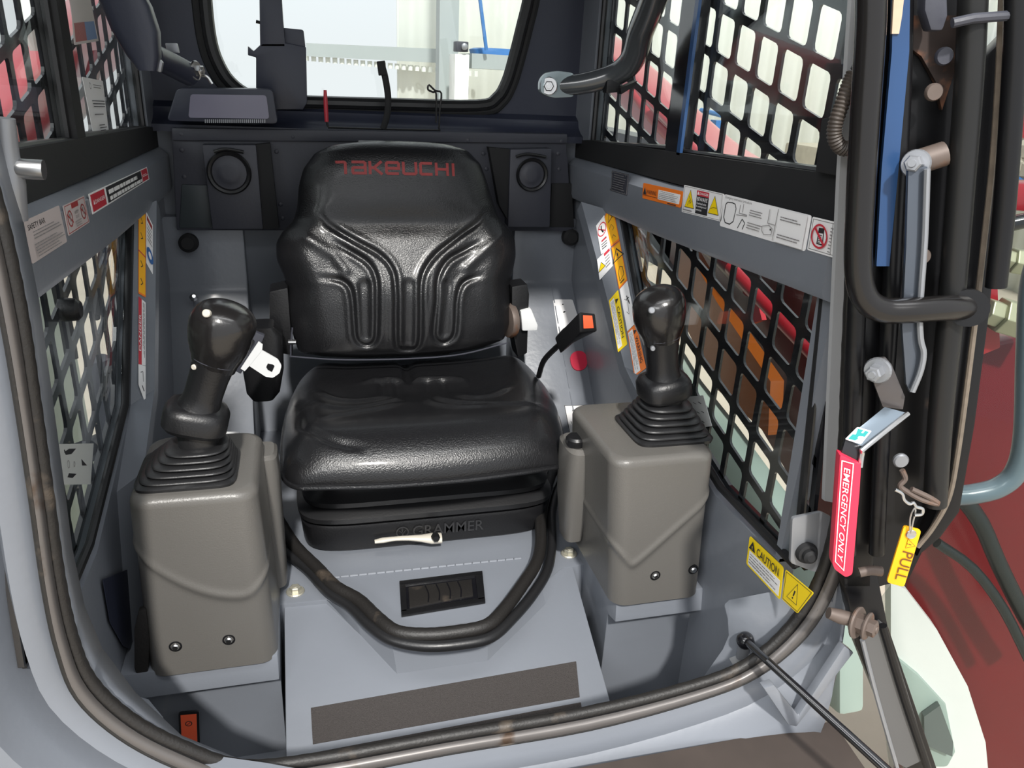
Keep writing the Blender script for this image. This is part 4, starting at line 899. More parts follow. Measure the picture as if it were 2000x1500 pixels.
# ---------------------------------------------------------------- stickers on the rails and pillars
def rx(px, sg): return quadx(px, 'x', (XR-0.0245) if sg > 0 else (XL+0.0245))
sh = Sheet(rx([(1196, 333), (1229, 341), (1225, 382), (1193, 372)], 1)); sh.base(DPANEL, .04); sh.frame(.03, .03, .97, .97, INKG, .0008); sh.lines(.15, .12, .9, .88, 7, INKG, .25)
for a, b in ((.08, .08), (.92, .08), (.92, .92), (.08, .92)): sh.circ(a, b, .04, STEEL)
sh.done('serial_plate', 'small dark riveted data plate on the right rail', 'plate')
sh = Sheet(rx([(1257, 357), (1335, 374), (1330, 406), (1255, 387)], 1)); sh.base(ORG, .12); sh.rect(.42, .22, .95, .82, PAPER); sh.lines(.45, .26, .93, .78, 5, INKG, .25); sh.line([(.03, .74), (.42, .74)], INK, .0006)
sh.tri(.085, .50, .25, INK); sh.text('WARNING', .14, .36, .40, .62, INK); sh.text('000000', .70, .86, .90, .93, INK) if False else sh.lines(.70, .86, .92, .95, 1, INK, .6); sh.done('warning_sticker', 'orange and white warning sticker on right rail beside the data plate')
sh = Sheet(rx([(1337, 361), (1415, 379), (1409, 433), (1332, 414)], 1)); sh.base(PAPER, .04); sh.frame(.03, .03, .97, .97, INKG, .0007); sh.rect(.36, .08, .66, .92, INK); sh.rect(.36, .08, .66, .27, RED)
sh.text('DANGER', .43, .13, .65, .22, PAPER); sh.tri(.395, .18, .07, PAPER); sh.text('BEWARE', .38, .31, .64, .45, PAPER); sh.text('Overhead wires', .38, .49, .62, .58, PAPER); sh.text('& underground', .38, .61, .63, .70, PAPER); sh.text('services', .38, .73, .52, .81, PAPER)
sh.tri(.195, .50, .38, INK, None); sh.tri(.195, .50, .35, YEL); sh.line([(.15, .7), (.19, .5), (.21, .62), (.24, .55), (.18, .35)], INK, .0009); sh.tri(.81, .52, .38, INK); sh.tri(.81, .52, .35, YEL); sh.line([(.74, .62), (.80, .56), (.88, .56)], INK, .0009); sh.lines(.04, .84, .3, .92, 1, INKG, .5)
sh.done('danger_sticker', 'white, black and red danger sticker with two yellow triangles, right rail')
sh = Sheet(rx([(1416, 379), (1586, 421), (1573, 491), (1406, 441)], 1)); sh.base(PAPER, .07); sh.text('Emergency evacuation procedure', .02, .035, .36, .14, INKG)
sh.line([(.06, .22), (.12, .2), (.16, .22), (.18, .35), (.17, .75), (.13, .86), (.07, .85), (.04, .7), (.04, .3), (.06, .22)], INK, .0014)
sh.line([(.23, .2), (.23, .45), (.33, .45)], INKG, .0008); sh.line([(.27, .15), (.27, .4)], INKG, .0008); sh.line([(.2, .52), (.33, .48)], INKG, .0008); sh.line([(.24, .9), (.28, .6), (.32, .7), (.30, .9)], INK, .001)
sh.lines(.36, .25, .52, .46, 3, INKG, .3); sh.lines(.36, .62, .55, .84, 3, INKG, .3); sh.rect(.70, .02, .985, .96, PINKP if False else PAPER)
sh.line([(.69, .03), (.68, .95)], INKG, .0006); sh.line([(.60, .1), (.60, .5), (.68, .5)], INKG, .0008); sh.line([(.55, .62), (.62, .55), (.66, .62), (.66, .8), (.58, .85), (.55, .75), (.55, .62)], INKG, .0008); sh.circ(.645, .66, .03, INK)
sh.lines(.73, .20, .95, .34, 2, INKG, .35); sh.lines(.73, .70, .97, .85, 2, INKG, .35); sh.done('evacuation_sticker', 'long white emergency evacuation sticker with line drawings, right rail')
sh = Sheet(rx([(1588, 423), (1634, 434), (1630, 504), (1577, 488)], 1)); sh.base(PAPER, .05); sh.frame(.05, .05, 1, .95, INKG, .0008); sh.line([(.88, .05), (.86, .95)], INKG, .0006)
sh.poly([(.34, .27), (.56, .25), (.56, .75), (.32, .75)], INK); sh.poly([(.37, .42), (.53, .41), (.53, .71), (.36, .71)], PAPER); sh.lines(.38, .45, .52, .70, 5, INK, .35); sh.circ(.45, .5, .36, RED, .30); sh.line([(.24, .28), (.66, .74)], RED, .0028); sh.lines(.88, .15, .99, .9, 8, INKG, .3)
sh.done('phone_sticker', 'white sticker with crossed-out mobile phone, front end of right rail')
# left rail
sh = Sheet(rx([(45, 432), (114, 401), (130, 472), (62, 516)], -1)); sh.base(PINKP, .06); sh.text('SAFETY BAR', .06, .12, .52, .25, INK); sh.lines(.16, .30, .92, .52, 3, INKG, .3); sh.lines(.12, .58, .92, .92, 5, INKG, .3); sh.done('safety_sticker', 'grey-white safety bar instruction sticker, front of left rail')
sh = Sheet(rx([(122, 402), (163, 382), (174, 434), (133, 461)], -1)); sh.base(PINKP, .04); sh.frame(.04, .04, .96, .96, LOGO, .0008); sh.rect(.33, .06, .64, .22, LOGO); sh.text('KEEP', .42, .34, .6, .44, INKG); sh.text('OUT', .44, .50, .6, .60, INKG)
for a in (.19, .80): sh.circ(a, .5, .28, LOGO, .23); sh.line([(a-.1, .34), (a+.1, .66)], LOGO, .0015)
for a, b, c in ((.19, .38, 1), (.80, .38, 1)): sh.circ(a, b, .04, INKG); sh.line([(a, .42), (a, .6)], INKG, .0012)
sh.lines(.36, .66, .64, .88, 3, INKG, .25); sh.done('prohibition_sticker', 'square white sticker with two red ovals, left rail')
sh = Sheet(rx([(172, 379), (286, 326), (291, 350), (180, 419)], -1)); sh.base(PAPER, .03); sh.rect(.015, .08, .20, .92, RED); sh.text('DANGER', .06, .40, .19, .60, PAPER); sh.tri(.045, .5, .13, PAPER); sh.rect(.225, .06, .85, .92, INK); sh.rect(.86, .06, .985, .92, RED); sh.lines(.87, .4, .97, .6, 2, PAPER, .4)
sh.text('MUST BE SEATED WITH BAR DOWN', .25, .20, .84, .44, PAPER) if False else sh.lines(.25, .18, .84, .46, 1, PAPER, .8); sh.lines(.25, .54, .82, .80, 1, PAPER, .8); sh.done('danger_sticker', 'long red and black danger sticker, rear end of left rail')
# right pillar
def pq(px, side=1):
    s = quadp(px, PO_R if side > 0 else PO_L, PN_R if side > 0 else PN_L); n = PN_R if side > 0 else PN_L
    c = sum(s)/4
    if np.dot(n, C0-c) < 0: n = -n
    return [p+n*0.0022 for p in s]
sh = Sheet(pq([(1181, 425), (1196, 394), (1211, 470), (1194, 483)])); sh.base(ORG, .05); sh.rect(.06, .05, .93, .95, AMB); sh.tri(.5, .22, .14, INK); sh.tri(.5, .225, .10, AMB); sh.line([(.2, .5), (.5, .45), (.7, .6), (.5, .62)], INK, .0008); sh.line([(.3, .8), (.5, .75), (.7, .85)], INK, .001); sh.done('amber_sticker', 'amber pictogram sticker with orange border, top of right pillar')
sh = Sheet(pq([(1195, 485), (1211, 471), (1226, 548), (1210, 566)])); sh.base(ORG, .05); sh.rect(.06, .03, .94, .96, AMB); sh.tri(.5, .25, .16, INK); sh.tri(.5, .255, .12, AMB); sh.bang(.5, .26, .16, INK); sh.line([(.25, .65), (.5, .55), (.78, .62), (.78, .8), (.25, .86), (.25, .65)], INK, .0011); sh.lines(.25, .88, .8, .94, 1, INK, .5); sh.done('amber_sticker', 'amber exclamation and book sticker, middle of right pillar')
sh = Sheet(pq([(1165, 442), (1181, 421), (1194, 484), (1175, 498)])); sh.base(PAPER, .03); sh.circ(.5, .30, .20, RED, .165); sh.line([(.2, .2), (.8, .42)], RED, .002); sh.line([(.5, .18), (.45, .3), (.6, .42)], INK, .003); sh.text('STOP', .25, .60, .75, .69, RED) if False else sh.lines(.25, .58, .8, .66, 1, RED, .7); sh.lines(.2, .70, .85, .92, 3, INK, .3); sh.done('prohibition_sticker', 'white sticker with red prohibition circle, right pillar')
sh = Sheet(pq([(1167, 508), (1192, 483), (1198, 520), (1172, 548)])); sh.base(PAPER, .04); sh.rect(.52, .04, .96, .18, RED); sh.tri(.26, .5, .22, INK); sh.tri(.26, .5, .18, YEL); sh.lines(.55, .25, .93, .85, 4, INKG, .3); sh.done('warning_sticker', 'slanted white sticker with small yellow triangle, right pillar')
sh = Sheet(pq([(1211, 566), (1226, 549), (1243, 631), (1226, 648)])); sh.base(PAPER, .03); sh.line([(.3, .3), (.6, .4), (.5, .7), (.3, .6)], INKG, .001); sh.line([(.6, .28), (.75, .5)], INK, .002); sh.line([(.5, .35), (.8, .36)], INK, .002); sh.done('diagram_sticker', 'white line diagram sticker between the amber and orange ones, right pillar')
sh = Sheet(pq([(1208, 567), (1226, 673), (1208, 689), (1190, 588)])); sh.base(YEL, .06); sh.rect(.05, .50, .95, .92, PAPER); sh.lines(.08, .55, .92, .88, 4, INKG, .25); sh.text('CAUTION', .27, .14, .84, .38, INK); sh.tri(.15, .26, .18, INK); sh.done('caution_sticker', 'tall yellow caution sticker on the right pillar beside the joystick')
sh = Sheet(pq([(1243, 632), (1263, 719), (1240, 737), (1226, 649)])); sh.base(ORG, .05); sh.rect(.04, .46, .96, .93, PAPER); sh.lines(.08, .52, .92, .88, 4, INKG, .25); sh.text('WARNING', .26, .10, .84, .36, INK); sh.tri(.14, .23, .18, INK); sh.done('warning_sticker', 'orange warning sticker at bottom of the right pillar')
# left pillar
sh = Sheet(pq([(269, 398), (283, 420), (283, 582), (269, 574)], -1)); sh.base(ORG, .05); sh.rect(.06, .02, .94, .98, AMB); sh.rect(0, .52, 1, .535, RED)
for b in (.12, .3, .62, .82): sh.line([(.3, b), (.6, b+.04), (.35, b+.07)], INK, .0016)
sh.done('amber_sticker', 'narrow amber pictogram sticker down the left pillar')
sh = Sheet(pq([(284, 414), (297, 441), (297, 537), (284, 514)], -1)); sh.base(PAPER, .04); sh.rect(.1, .05, .9, .14, LOGO); sh.lines(.15, .18, .85, .55, 5, INKG, .25); sh.circ(.5, .76, .13, BLUEI, None); sh.circ(.5, .76, .06, PAPER); sh.done('information_sticker', 'white sticker with blue round symbol, left pillar')
sh = Sheet(pq([(283, 592), (283, 715), (269, 712), (269, 580)], -1)); sh.base(PAPER, .03); sh.rect(0, .55, 1, 1, RED); sh.text('DANGER', .80, .92, .25, .65, PAPER); sh.lines(.04, .12, .94, .45, 3, INKG, .3); sh.done('danger_sticker', 'vertical red and white danger sticker, left pillar')
sh = Sheet(pq([(269, 712), (283, 716), (283, 790), (269, 752)], -1)); sh.base(PAPER, .03); sh.line([(.3, .3), (.6, .2), (.7, .5)], INKG, .001); sh.line([(.5, .7), (.8, .75)], INK, .002); sh.done('diagram_sticker', 'white drawing sticker under the danger sticker, left pillar')
sh = Sheet(pq([(269, 842), (289, 862), (289, 922), (269, 908)], -1)); sh.base(PAPER, .03); sh.line([(.3, .2), (.6, .3), (.5, .6), (.3, .5), (.3, .2)], INKG, .001); sh.line([(.4, .7), (.7, .75)], INK, .0015); sh.done('diagram_sticker', 'small white drawing sticker low on the left pillar')
# yellow stickers under lower right window
WO = np.array([XR, 0.8, 0.395]); 
sh = Sheet(quadx([(1465, 1046), (1531, 1108), (1524, 1172), (1458, 1101)], 'x', XR-0.003)); sh.base(YEL, .08); sh.rect(.05, .46, .95, .94, PAPER); sh.lines(.08, .52, .92, .88, 4, INKG, .3); sh.text('CAUTION', .28, .12, .92, .38, INK); sh.tri(.14, .24, .17, INK); sh.bang(.14, .26, .17, YEL); sh.done('caution_sticker', 'yellow and white caution sticker below lower right window')
sh = Sheet(quadx([(1535, 1112), (1590, 1158), (1558, 1198), (1528, 1170)], 'x', XR-0.003)); sh.base(YEL, .06); sh.frame(.04, .04, .96, .96, INK, .0008); sh.tri(.5, .5, .38, INK); sh.tri(.5, .51, .34, YEL); sh.bang(.5, .5, .42, INK); sh.done('warning_sticker', 'yellow exclamation triangle sticker next to the door seal')
# sticker on the lower left glass and on the lower right glass, bar-code sheet on upper left glass
sh = Sheet(quadx([(84, 868), (182, 866), (176, 946), (100, 947)], 'x', XL-0.0045)); sh.base(mat('clear_label', (0.50, 0.52, 0.50), 0.4), .02)
for pts in ([(.35, .2), (.45, .12), (.60, .12), (.5, .25), (.38, .27)], [(.1, .52), (.2, .4), (.2, .54)], [(.72, .38), (.86, .54), (.74, .54)], [(.38, .82), (.42, .72), (.6, .74), (.5, .84)]): sh.poly(pts, INK)
sh.line([(.35, .15), (.37, .2)], INK, .002); sh.circ(.42, .5, .10, INKG, .08); sh.circ(.55, .5, .07, INKG, .05); sh.done('control_diagram', 'pale square sticker with arrow pictograms on lower left glass')
sh = Sheet(quadx([(1340, 775), (1374, 772), (1391, 832), (1366, 836)], 'x', XR+0.0045)); sh.base(mat('clear_label2', (0.45, 0.46, 0.45), 0.4), .02)
for a, b in ((.3, .2), (.6, .2), (.3, .5), (.6, .5), (.4, .8)): sh.line([(a, b), (a+.15, b+.06)], INK, .0015)
sh.done('control_diagram', 'pale sticker with small marks on lower right glass behind joystick')
sh = Sheet(quadx([(160, 150), (200, 158), (213, 268), (184, 275)], 'x', XL-0.0045)); sh.base(PAPER, .02); sh.circ(.3, .12, .055, INKG, .04); sh.lines(.45, .08, .9, .16, 2, INKG, .3); sh.lines(.25, .34, .9, .48, 3, INK, .3); sh.lines(.2, .56, .8, .60, 1, INKG, .5); sh.lines(.35, .74, .75, .92, 4, INK, .3); sh.done('paper_label', 'tall white printed label on upper left glass', 'label')
sh = Sheet(quadx([(135, -20), (172, -20), (192, 80), (145, 88)], 'x', XL-0.0045)); sh.base(PINKP, .02); sh.rect(.05, .6, .5, .95, LOGO); sh.rect(.5, .6, .95, .95, BLUEI); sh.done('paper_label', 'crumpled pink and white label high on upper left glass', 'label')

# ---------------------------------------------------------------- lap bars
lb = thing('lap_bar', 'bent dark steel lap bar tube with bolted lug, upper right', 'lap bar', P(1100, 170, 'y', 1.35))
yb_ = 1.36
tb = [P(1095, 168, 'y', 1.38), P(1140, 163, 'y', 1.36), P(1190, 150, 'y', 1.34), P(1222, 132, 'y', 1.32), P(1240, 105, 'y', 1.30), P(1252, 60, 'y', 1.27), P(1272, 10, 'y', 1.22), P(1292, -50, 'y', 1.16)]
part(MB().tube(tb, [.0165, .0175, .0185, .0205, .0215, .0215, .0215, .0215], 20, 6), 'tube', mat('bar_paint', (0.05, 0.055, 0.06), 0.22, coat=0.5), lb)
mb = MB().prism([P(u, v, 'y', 1.365) for u, v in rpoly([(1068, 142), (1090, 138), (1122, 142), (1122, 190), (1080, 192), (1056, 182), (1056, 158)], 8)], (0, 0.02, 0)); lg_ = part(mb, 'lug', mat('lug_paint', (0.30, 0.36, 0.38), 0.25, 0.4), lb, bevel=0.003)
part(MB().hexbolt(P(1072, 168, 'y', 1.366), (-0.3, -1, 0), 0.0085, 0.012), 'lug_bolt', STEEL, lg_, smooth=False)
part(MB().prism([P(u, v, 'y', 1.32) for u, v in ((1186, 158), (1212, 152), (1212, 180), (1184, 182))], (0, 0.02, 0)), 'bracket', BLK, lb, bevel=0.002)
part(MB().prism([P(u, v, 'y', 1.31) for u, v in ((1212, 172), (1245, 158), (1240, 168), (1214, 184))], (0, 0.02, 0)), 'bracket', BLK, lb)
lb = thing('lap_bar', 'dark padded lap bar arm with pivot tube, upper left', 'lap bar', P(330, 130, 'y', 1.4))
part(MB().loft([sring(P(u, v, 'y', 1.24), (w_, 0, 0), (0, .02, 0), 4, 24) for u, v, w_ in ((222, -40, .030), (248, 10, .031), (266, 60, .030), (282, 110, .021), (290, 138, .012))]), 'arm_pad', DSLATE, lb)
part(MB().tube([P(296, 108, 'y', 1.30), P(330, 124, 'y', 1.34), P(372, 146, 'y', 1.38)], 0.0175, 20, 4), 'pivot_tube', DSLATE, lb)
part(MB().prism([P(u, v, 'y', 1.36) for u, v in ((322, 84), (345, 84), (350, 104), (326, 103))], (0, 0.012, 0)), 'stop_block', ALU, lb, bevel=0.002)
part(MB().prism([P(u, v, 'y', 1.24) for u, v in ((303, 106), (318, 122), (314, 142), (302, 138))], (0, 0.012, 0)), 'lug', ALU, lb, bevel=0.002)
part(MB().hexbolt(P(380, 138, 'y', 1.37), (0.9, -0.5, 0), 0.0085, 0.014), 'pivot_bolt', STEEL, lb, smooth=False)
part(MB().tube([P(u, v, 'y', 1.38) for u, v in ((392, 148), (404, 150), (414, 164))], 0.0022, 8, 4), 'split_pin', STEEL, lb)
# bright lever stub at the far left edge
lt_ = thing('door_lock_lever', 'bright cylindrical lever stub at far left edge', 'lever', P(30, 330, 'y', 0.74))
part(MB().tube([P(14, 328, 'y', 0.76), P(86, 332, 'y', 0.76)], 0.0085, 16, 1), 'stub', STEEL, lt_)
part(MB().tube([P(6, 230, 'y', 0.76), P(12, 300, 'y', 0.76), P(20, 360, 'y', 0.76), P(30, 430, 'y', 0.76)], [.009, .010, .012, .010], 14, 4), 'arm', ALU, lt_)
# round knob on lower left glass, small fitting at the rear-bottom of left glass
for u, v, xx, lb2 in ((124, 605, XL-0.02, 'small round black knob on lower left glass'), (232, 820, XL-0.02, 'small dark catch at the rear of lower left glass')):
    c = P(u, v, 'x', xx); tag(MB().lathe([(0.014, -0.004), (0.015, 0.004), (0.014, 0.016), (0.010, 0.02)], c, (1, 0, 0), 20).build('glass_knob', BLK), lb2, 'knob', 'knobs on the lower left glass')
#=DOOR
# ---------------------------------------------------------------- open door at right
DO = np.array([0.60, 0.665, 0.6]); DN = nrm([-0.35, -1, 0])
def dp(u, v, k=0.0): return PP(u, v, DO+DN*k, DN)
def dprism(pts, k, th): return MB().prism([dp(u, v, k) for u, v in pts], -DN*th)
door = bpy.data.objects.new('front_door', None); 
COL.objects.link(door); door.location = tuple(float(c) for c in dp(1720, 1150)); tag(door, 'open front door with black frame and glass, folded to the right', 'door')
part(dprism([(1700, -60), (1765, -60), (1748, 300), (1725, 700), (1705, 1150), (1648, 1150), (1664, 850), (1676, 560), (1688, 250)], 0.0, 0.03), 'hinge_stile', DOORB, door, bevel=0.004)
part(dprism([(1752, -60), (1900, -60), (1880, 300), (1850, 650), (1820, 1040), (1775, 1130), (1700, 1150), (1715, 900), (1730, 600), (1745, 250)], -0.015, 0.02), 'frame_plate', BLKM if False else DOORB, door)
part(dprism([(1905, 130), (1975, 60), (1962, 300), (1935, 600), (1905, 830), (1875, 1000), (1838, 1050), (1790, 1090), (1828, 1000), (1858, 640), (1885, 300)], 0.005, 0.022), 'outer_stile', DOORB, door, bevel=0.003)
part(MB().tube([dp(u, v, 0.022) for u, v in ((1902, -40), (1893, 150), (1878, 350), (1858, 600), (1838, 800), (1826, 985))], 0.0125, 18, 5), 'frame_tube', mat('worn_black', (0.014, 0.014, 0.014), 0.36, spec=0.35), door)
part(MB().tube([dp(u, v, 0.012) for u, v in ((1765, -40), (1760, 200), (1748, 420), (1738, 620), (1722, 860), (1712, 1080))], 0.009, 14, 5), 'rib', DOORB, door)
part(MB().tube([dp(u, v, 0.016) for u, v in ((1702, -40), (1696, 200), (1684, 420), (1672, 620), (1664, 860), (1655, 1080))], 0.010, 14, 5), 'rib', DOORB, door)
part(dprism([(1745, -40), (1778, -40), (1776, 100), (1756, 320), (1737, 520), (1712, 520), (1722, 330), (1742, 100)], 0.022, 0.006), 'blue_strip', SKYF, door, label='glossy strip with blue reflection painted in')  # blue_strip: reflection on the glass edge painted as blue
part(dprism([(1748, -40), (1770, -40), (1762, 30), (1756, 66), (1742, 66)], 0.024, 0.004), 'chipped_patch', mat('bare_wood', (0.62, 0.45, 0.32), 0.6, var=0.2, vscale=60), door, label='pale worn patch')
part(MB().tube([dp(u, v, 0.012) for u, v in ((1958, -40), (1950, 150), (1938, 320), (1922, 470), (1905, 620), (1885, 780), (1868, 900), (1852, 975), (1822, 1030), (1792, 1068))], 0.0030, 8, 5), 'glass_seal', mat('seal_beige', (0.16, 0.13, 0.10), 0.5, var=0.4, vscale=80), door)
# lower leg of the door frame
part(dprism([(1648, 1130), (1712, 1110), (1735, 1225), (1850, 1560), (1790, 1560), (1672, 1262)], 0.0, 0.035), 'lower_leg', DOORB, door, bevel=0.003)
part(dprism([(1684, 1250), (1722, 1222), (1735, 1232), (1812, 1480), (1770, 1500), (1752, 1490)], 0.012, 0.012), 'leg_web', mat('web_grey', (0.10, 0.10, 0.10), 0.35), door)
part(MB().tube([dp(u, v, 0.014) for u, v in ((1684, 1250), (1712, 1360), (1752, 1500))], 0.0030, 8, 4), 'leg_edge', ALU, door)
part(MB().tube([dp(u, v, 0.014) for u, v in ((1724, 1222), (1765, 1360), (1812, 1500))], 0.0052, 10, 4), 'leg_edge', DOORB, door)
# rust-stained hinge boss at the top, round studs
part(dprism([(1808, -40), (1850, -40), (1852, 30), (1842, 60), (1818, 60), (1806, 20)], 0.030, 0.02), 'hinge_cover', DPANEL, door, bevel=0.003)
for u, v in ((1842, 110), (1822, 180), (1800, 500)):
    part(MB().lathe([(0.0082, 0), (0.0082, 0.003), (0.007, 0.005)], dp(u, v, 0.012), DN, 20), 'stud', RUSTY if v != 110 else DPANEL, door)
for u, v in ((1758, 898),):
    part(MB().lathe([(0.0085, 0), (0.0085, 0.003), (0.007, 0.005)], dp(u, v, 0.02), DN, 20), 'stud', ALU, door)
part(dprism([(1775, 30), (1870, 30), (1868, 130), (1840, 215), (1828, 160), (1800, 110), (1780, 95)], -0.005, 0.008), 'rust_patch', mat('rust_black', (0.03, 0.018, 0.014), 0.6, stain=(0.22, 0.09, 0.045), stain_amt=0.5), door)
# latch pull link (flat bar with bolts)
lk = part(dprism([(1774, 330), (1812, 325), (1806, 470), (1796, 640), (1802, 690), (1794, 740), (1778, 768), (1770, 750), (1762, 640), (1770, 480)], 0.045, 0.006), 'link_bar', mat('link_steel', (0.10, 0.115, 0.14), 0.3, 0.5, var=0.15), door, bevel=0.001)
part(MB().tube([dp(u, v, 0.05) for u, v in ((1811, 330), (1806, 470), (1797, 600), (1798, 660), (1804, 690), (1798, 725), (1782, 765)) ], 0.0030, 8, 5), 'link_edge', ALU, lk)
part(MB().hexbolt(dp(1790, 320, 0.03), nrm([-1, -0.8, 0.1]), 0.0078, 0.022), 'link_bolt', ALU, lk, smooth=False)
part(MB().tube([dp(1788, 318, 0.02), dp(1845, 300, 0.02)], 0.012, 14, 1), 'link_boss', RUSTY, lk)
# grab handle
part(MB().tube([dp(u, v, k) for u, v, k in ((1702, -60, .06), (1700, 60, .06), (1690, 220, .06), (1680, 400, .06), (1676, 500, .06), (1680, 555, .06), (1696, 590, .06), (1728, 606, .058), (1780, 606, .055), (1840, 602, .045), (1890, 600, .03))], 0.0130, 20, 6), 'grab_handle', mat('handle_black', (0.010, 0.009, 0.009), 0.22, spec=0.5), door)
part(MB().tube([dp(u, v, 0.03) for u, v in ((1985, -60), (1984, 60), (1978, 180), (1962, 400), (1945, 560))], 0.010, 16, 5), 'edge_tube', DOORB, door)
part(MB().tube([dp(1860, 45, 0.04), dp(1900, 36, 0.04), dp(1980, 30, 0.03)], 0.0045, 10, 1), 'tie_rod', DPANEL, door)
part(MB().tube([dp(1888, 598, 0.02), dp(1892, 602, 0.04)], 0.019, 20, 1), 'handle_boss', DOORB, door)
# glass of the door with rounded lower corner
gpx = [(1962, -60), (1950, 250), (1925, 520), (1898, 760), (1872, 930), (1846, 1010), (1700, 1200), (1745, 1560), (2300, 1560), (2300, -60)]
gl = part(MB().prism([dp(u, v, -0.012) for u, v in gpx], -DN*0.004), 'glass', GLASS2, door, smooth=False)
# emergency handle: bent bright plate with red sleeve
eh = thing('emergency_lever', 'bent steel emergency lever with red sleeve lettered in white', 'lever', dp(1650, 1110, .07))
a1 = [dp(1700, 705, .03), dp(1735, 700, .03), dp(1752, 740, .035), dp(1768, 795, .05), dp(1728, 792, .05), dp(1705, 745, .035)]
part(MB().prism([dp(u, v, .04) for u, v in ((1698, 712), (1708, 700), (1730, 698), (1742, 712), (1768, 775), (1764, 800), (1724, 795), (1708, 752))], -DN*0.004), 'pivot_plate', mat('plate_worn', (0.12, 0.11, 0.11), 0.35, 0.6, stain=(0.25, 0.12, 0.06), stain_amt=0.58), eh, bevel=0.001)
top = [dp(1728, 794, .045), dp(1772, 806, .045), dp(1686, 872, .085), dp(1652, 856, .085)]
part(MB().prism(top, (0, 0, -0.004)), 'bent_arm', mat('arm_blue_steel', (0.30, 0.36, 0.42), 0.25, 0.8), eh, bevel=0.001)
part(MB().prism([dp(1652, 856, .085), dp(1686, 872, .085), dp(1679, 912, .088), dp(1640, 896, .088)], DN*-0.005), 'arm_end', mat('dark_steel', (0.05, 0.05, 0.055), 0.25, 0.6), eh, bevel=0.001)
part(MB().tube([dp(1773, 808, .046), dp(1690, 874, .087), dp(1684, 884, .088), dp(1680, 912, .09)], 0.0028, 8, 3), 'arm_edge', STEEL, eh)
sh = Sheet([lerpq(top, .42, .55) if False else p for p in [dp(1674, 834, .078), dp(1702, 842, .078), dp(1681, 868, .088), dp(1650, 858, .088)]]); sh.base(PAPER, .08)
sh.poly([(.12, .10), (.5, .10), (.5, .3), (.62, .3), (.62, .1), (.88, .1), (.88, .5), (.7, .5), (.55, .9), (.12, .9), (.12, .55), (.3, .5)], TEAL); sh.circ(.66, .62, .10, PAPER)
e2_ = sh.mb.build('exit_symbol', sh.mats, None, smooth=False); e2_.parent = eh; e2_.location = Vector(e2_.location)-Vector(eh.location); e2_['label'] = 'white sticker with teal running figure'
slv = [(1641, 888), (1682, 908), (1679, 960), (1665, 1122), (1652, 1128), (1630, 1112), (1626, 1100)]
s3 = part(MB().prism([dp(u, v, .096) for u, v in rpoly(slv, 5, 3)], -DN*0.014), 'red_sleeve', REDH, eh, bevel=0.003, label='red sleeve with white lettering')
q = [dp(1669, 903, .0975), dp(1649, 1118, .0975), dp(1630, 1098, .0975), dp(1643, 896, .0975)]
sh = Sheet(q); sh.text('EMERGENCY ONLY', .07, .28, .93, .76, PAPER); sh.frame(.01, .04, .99, .98, PAPER, .0011)
e3 = sh.mb.build('lettering', sh.mats, None, smooth=False); e3.parent = s3; e3.location = Vector(e3.location)-root_world(s3)
part(MB().hexbolt(dp(1716, 722, .042), nrm([-1, -0.7, 0.0]), 0.0080, 0.022), 'pivot_bolt', ALU, eh, smooth=False)
# pull tag on its pin
pt_ = thing('pull_tag', 'yellow plastic tag lettered PULL hanging from a wire clip', 'tag', dp(1760, 1145, .06))
tg = [(1766, 1027), (1800, 1036), (1766, 1147), (1732, 1138)]
body = part(MB().prism([dp(u, v, .060) for u, v in rpoly(tg, 6, 3)], -DN*0.003), 'tag_body', AMB, pt_, bevel=0.0006)
q = [dp(1796, 1058, .0602), dp(1766, 1140, .0602), dp(1738, 1132, .0602), dp(1764, 1040, .0602)]
sh = Sheet([dp(1795, 1060, .0605), dp(1771, 1138, .0605), dp(1740, 1130, .0605), dp(1763, 1050, .0605)])
sh.text('PULL', .28, .12, .98, .78, RUSTY if False else mat('brown_ink', (0.16, 0.06, 0.01), 0.5)); sh.tri(.1, .45, .30, MATS['brown_ink']); sh.tri(.1, .47, .27, AMB); sh.bang(.1, .5, .36, MATS['brown_ink'])
e4 = sh.mb.build('lettering', sh.mats, None, smooth=False); e4.parent = body; e4.location = Vector(e4.location)-root_world(body)
part(MB().lathe([(0.0030, 0), (0.0058, 0.001), (0.0050, 0.002), (0.0028, 0.001)], dp(1779, 1043, .0605), DN, 20), 'eyelet', STEEL, pt_)
part(MB().tube([dp(u, v, .064) for u, v in ((1779, 1042), (1783, 1020), (1788, 1000), (1786, 992), (1778, 1010), (1777, 1036))], 0.0009, 6, 4), 'ring', STEEL, pt_)
part(MB().tube([dp(u, v, .066) for u, v in ((1748, 956), (1762, 964), (1766, 976), (1776, 984), (1784, 982), (1790, 990), (1802, 994), (1800, 1004), (1786, 1006))], 0.0018, 8, 4), 'wire_clip', STEEL, pt_)
part(MB().tube([dp(u, v, .045) for u, v in ((1762, 918), (1768, 935), (1758, 948), (1768, 958), (1800, 976), (1832, 984), (1816, 972), (1780, 955))], 0.0030, 8, 4), 'rusty_chain', RUSTY, pt_)
# hinge bolt low
tag(MB().tube([dp(1618, 1197, .03), dp(1640, 1204, .03), dp(1664, 1210, .03)], [.007, .009, .0085], 14, 1).hexbolt(dp(1672, 1215, .03), nrm([0.5, -1, 0.2]), 0.0115, 0.014).hexbolt(dp(1692, 1222, .035), nrm([0.6, -1, 0.1]), 0.010, 0.012).build('hinge_bolt', RUSTY), 'large rusty hinge bolt with spring, lower right door frame', 'bolt')
tag(MB().tube([dp(u, v, .02) for u, v in ((1678, 1118), (1700, 1114), (1722, 1116))], 0.006, 12, 3).build('weld_stub', RUSTY), 'short rusty stub on the door frame beside the red sleeve', 'stub')
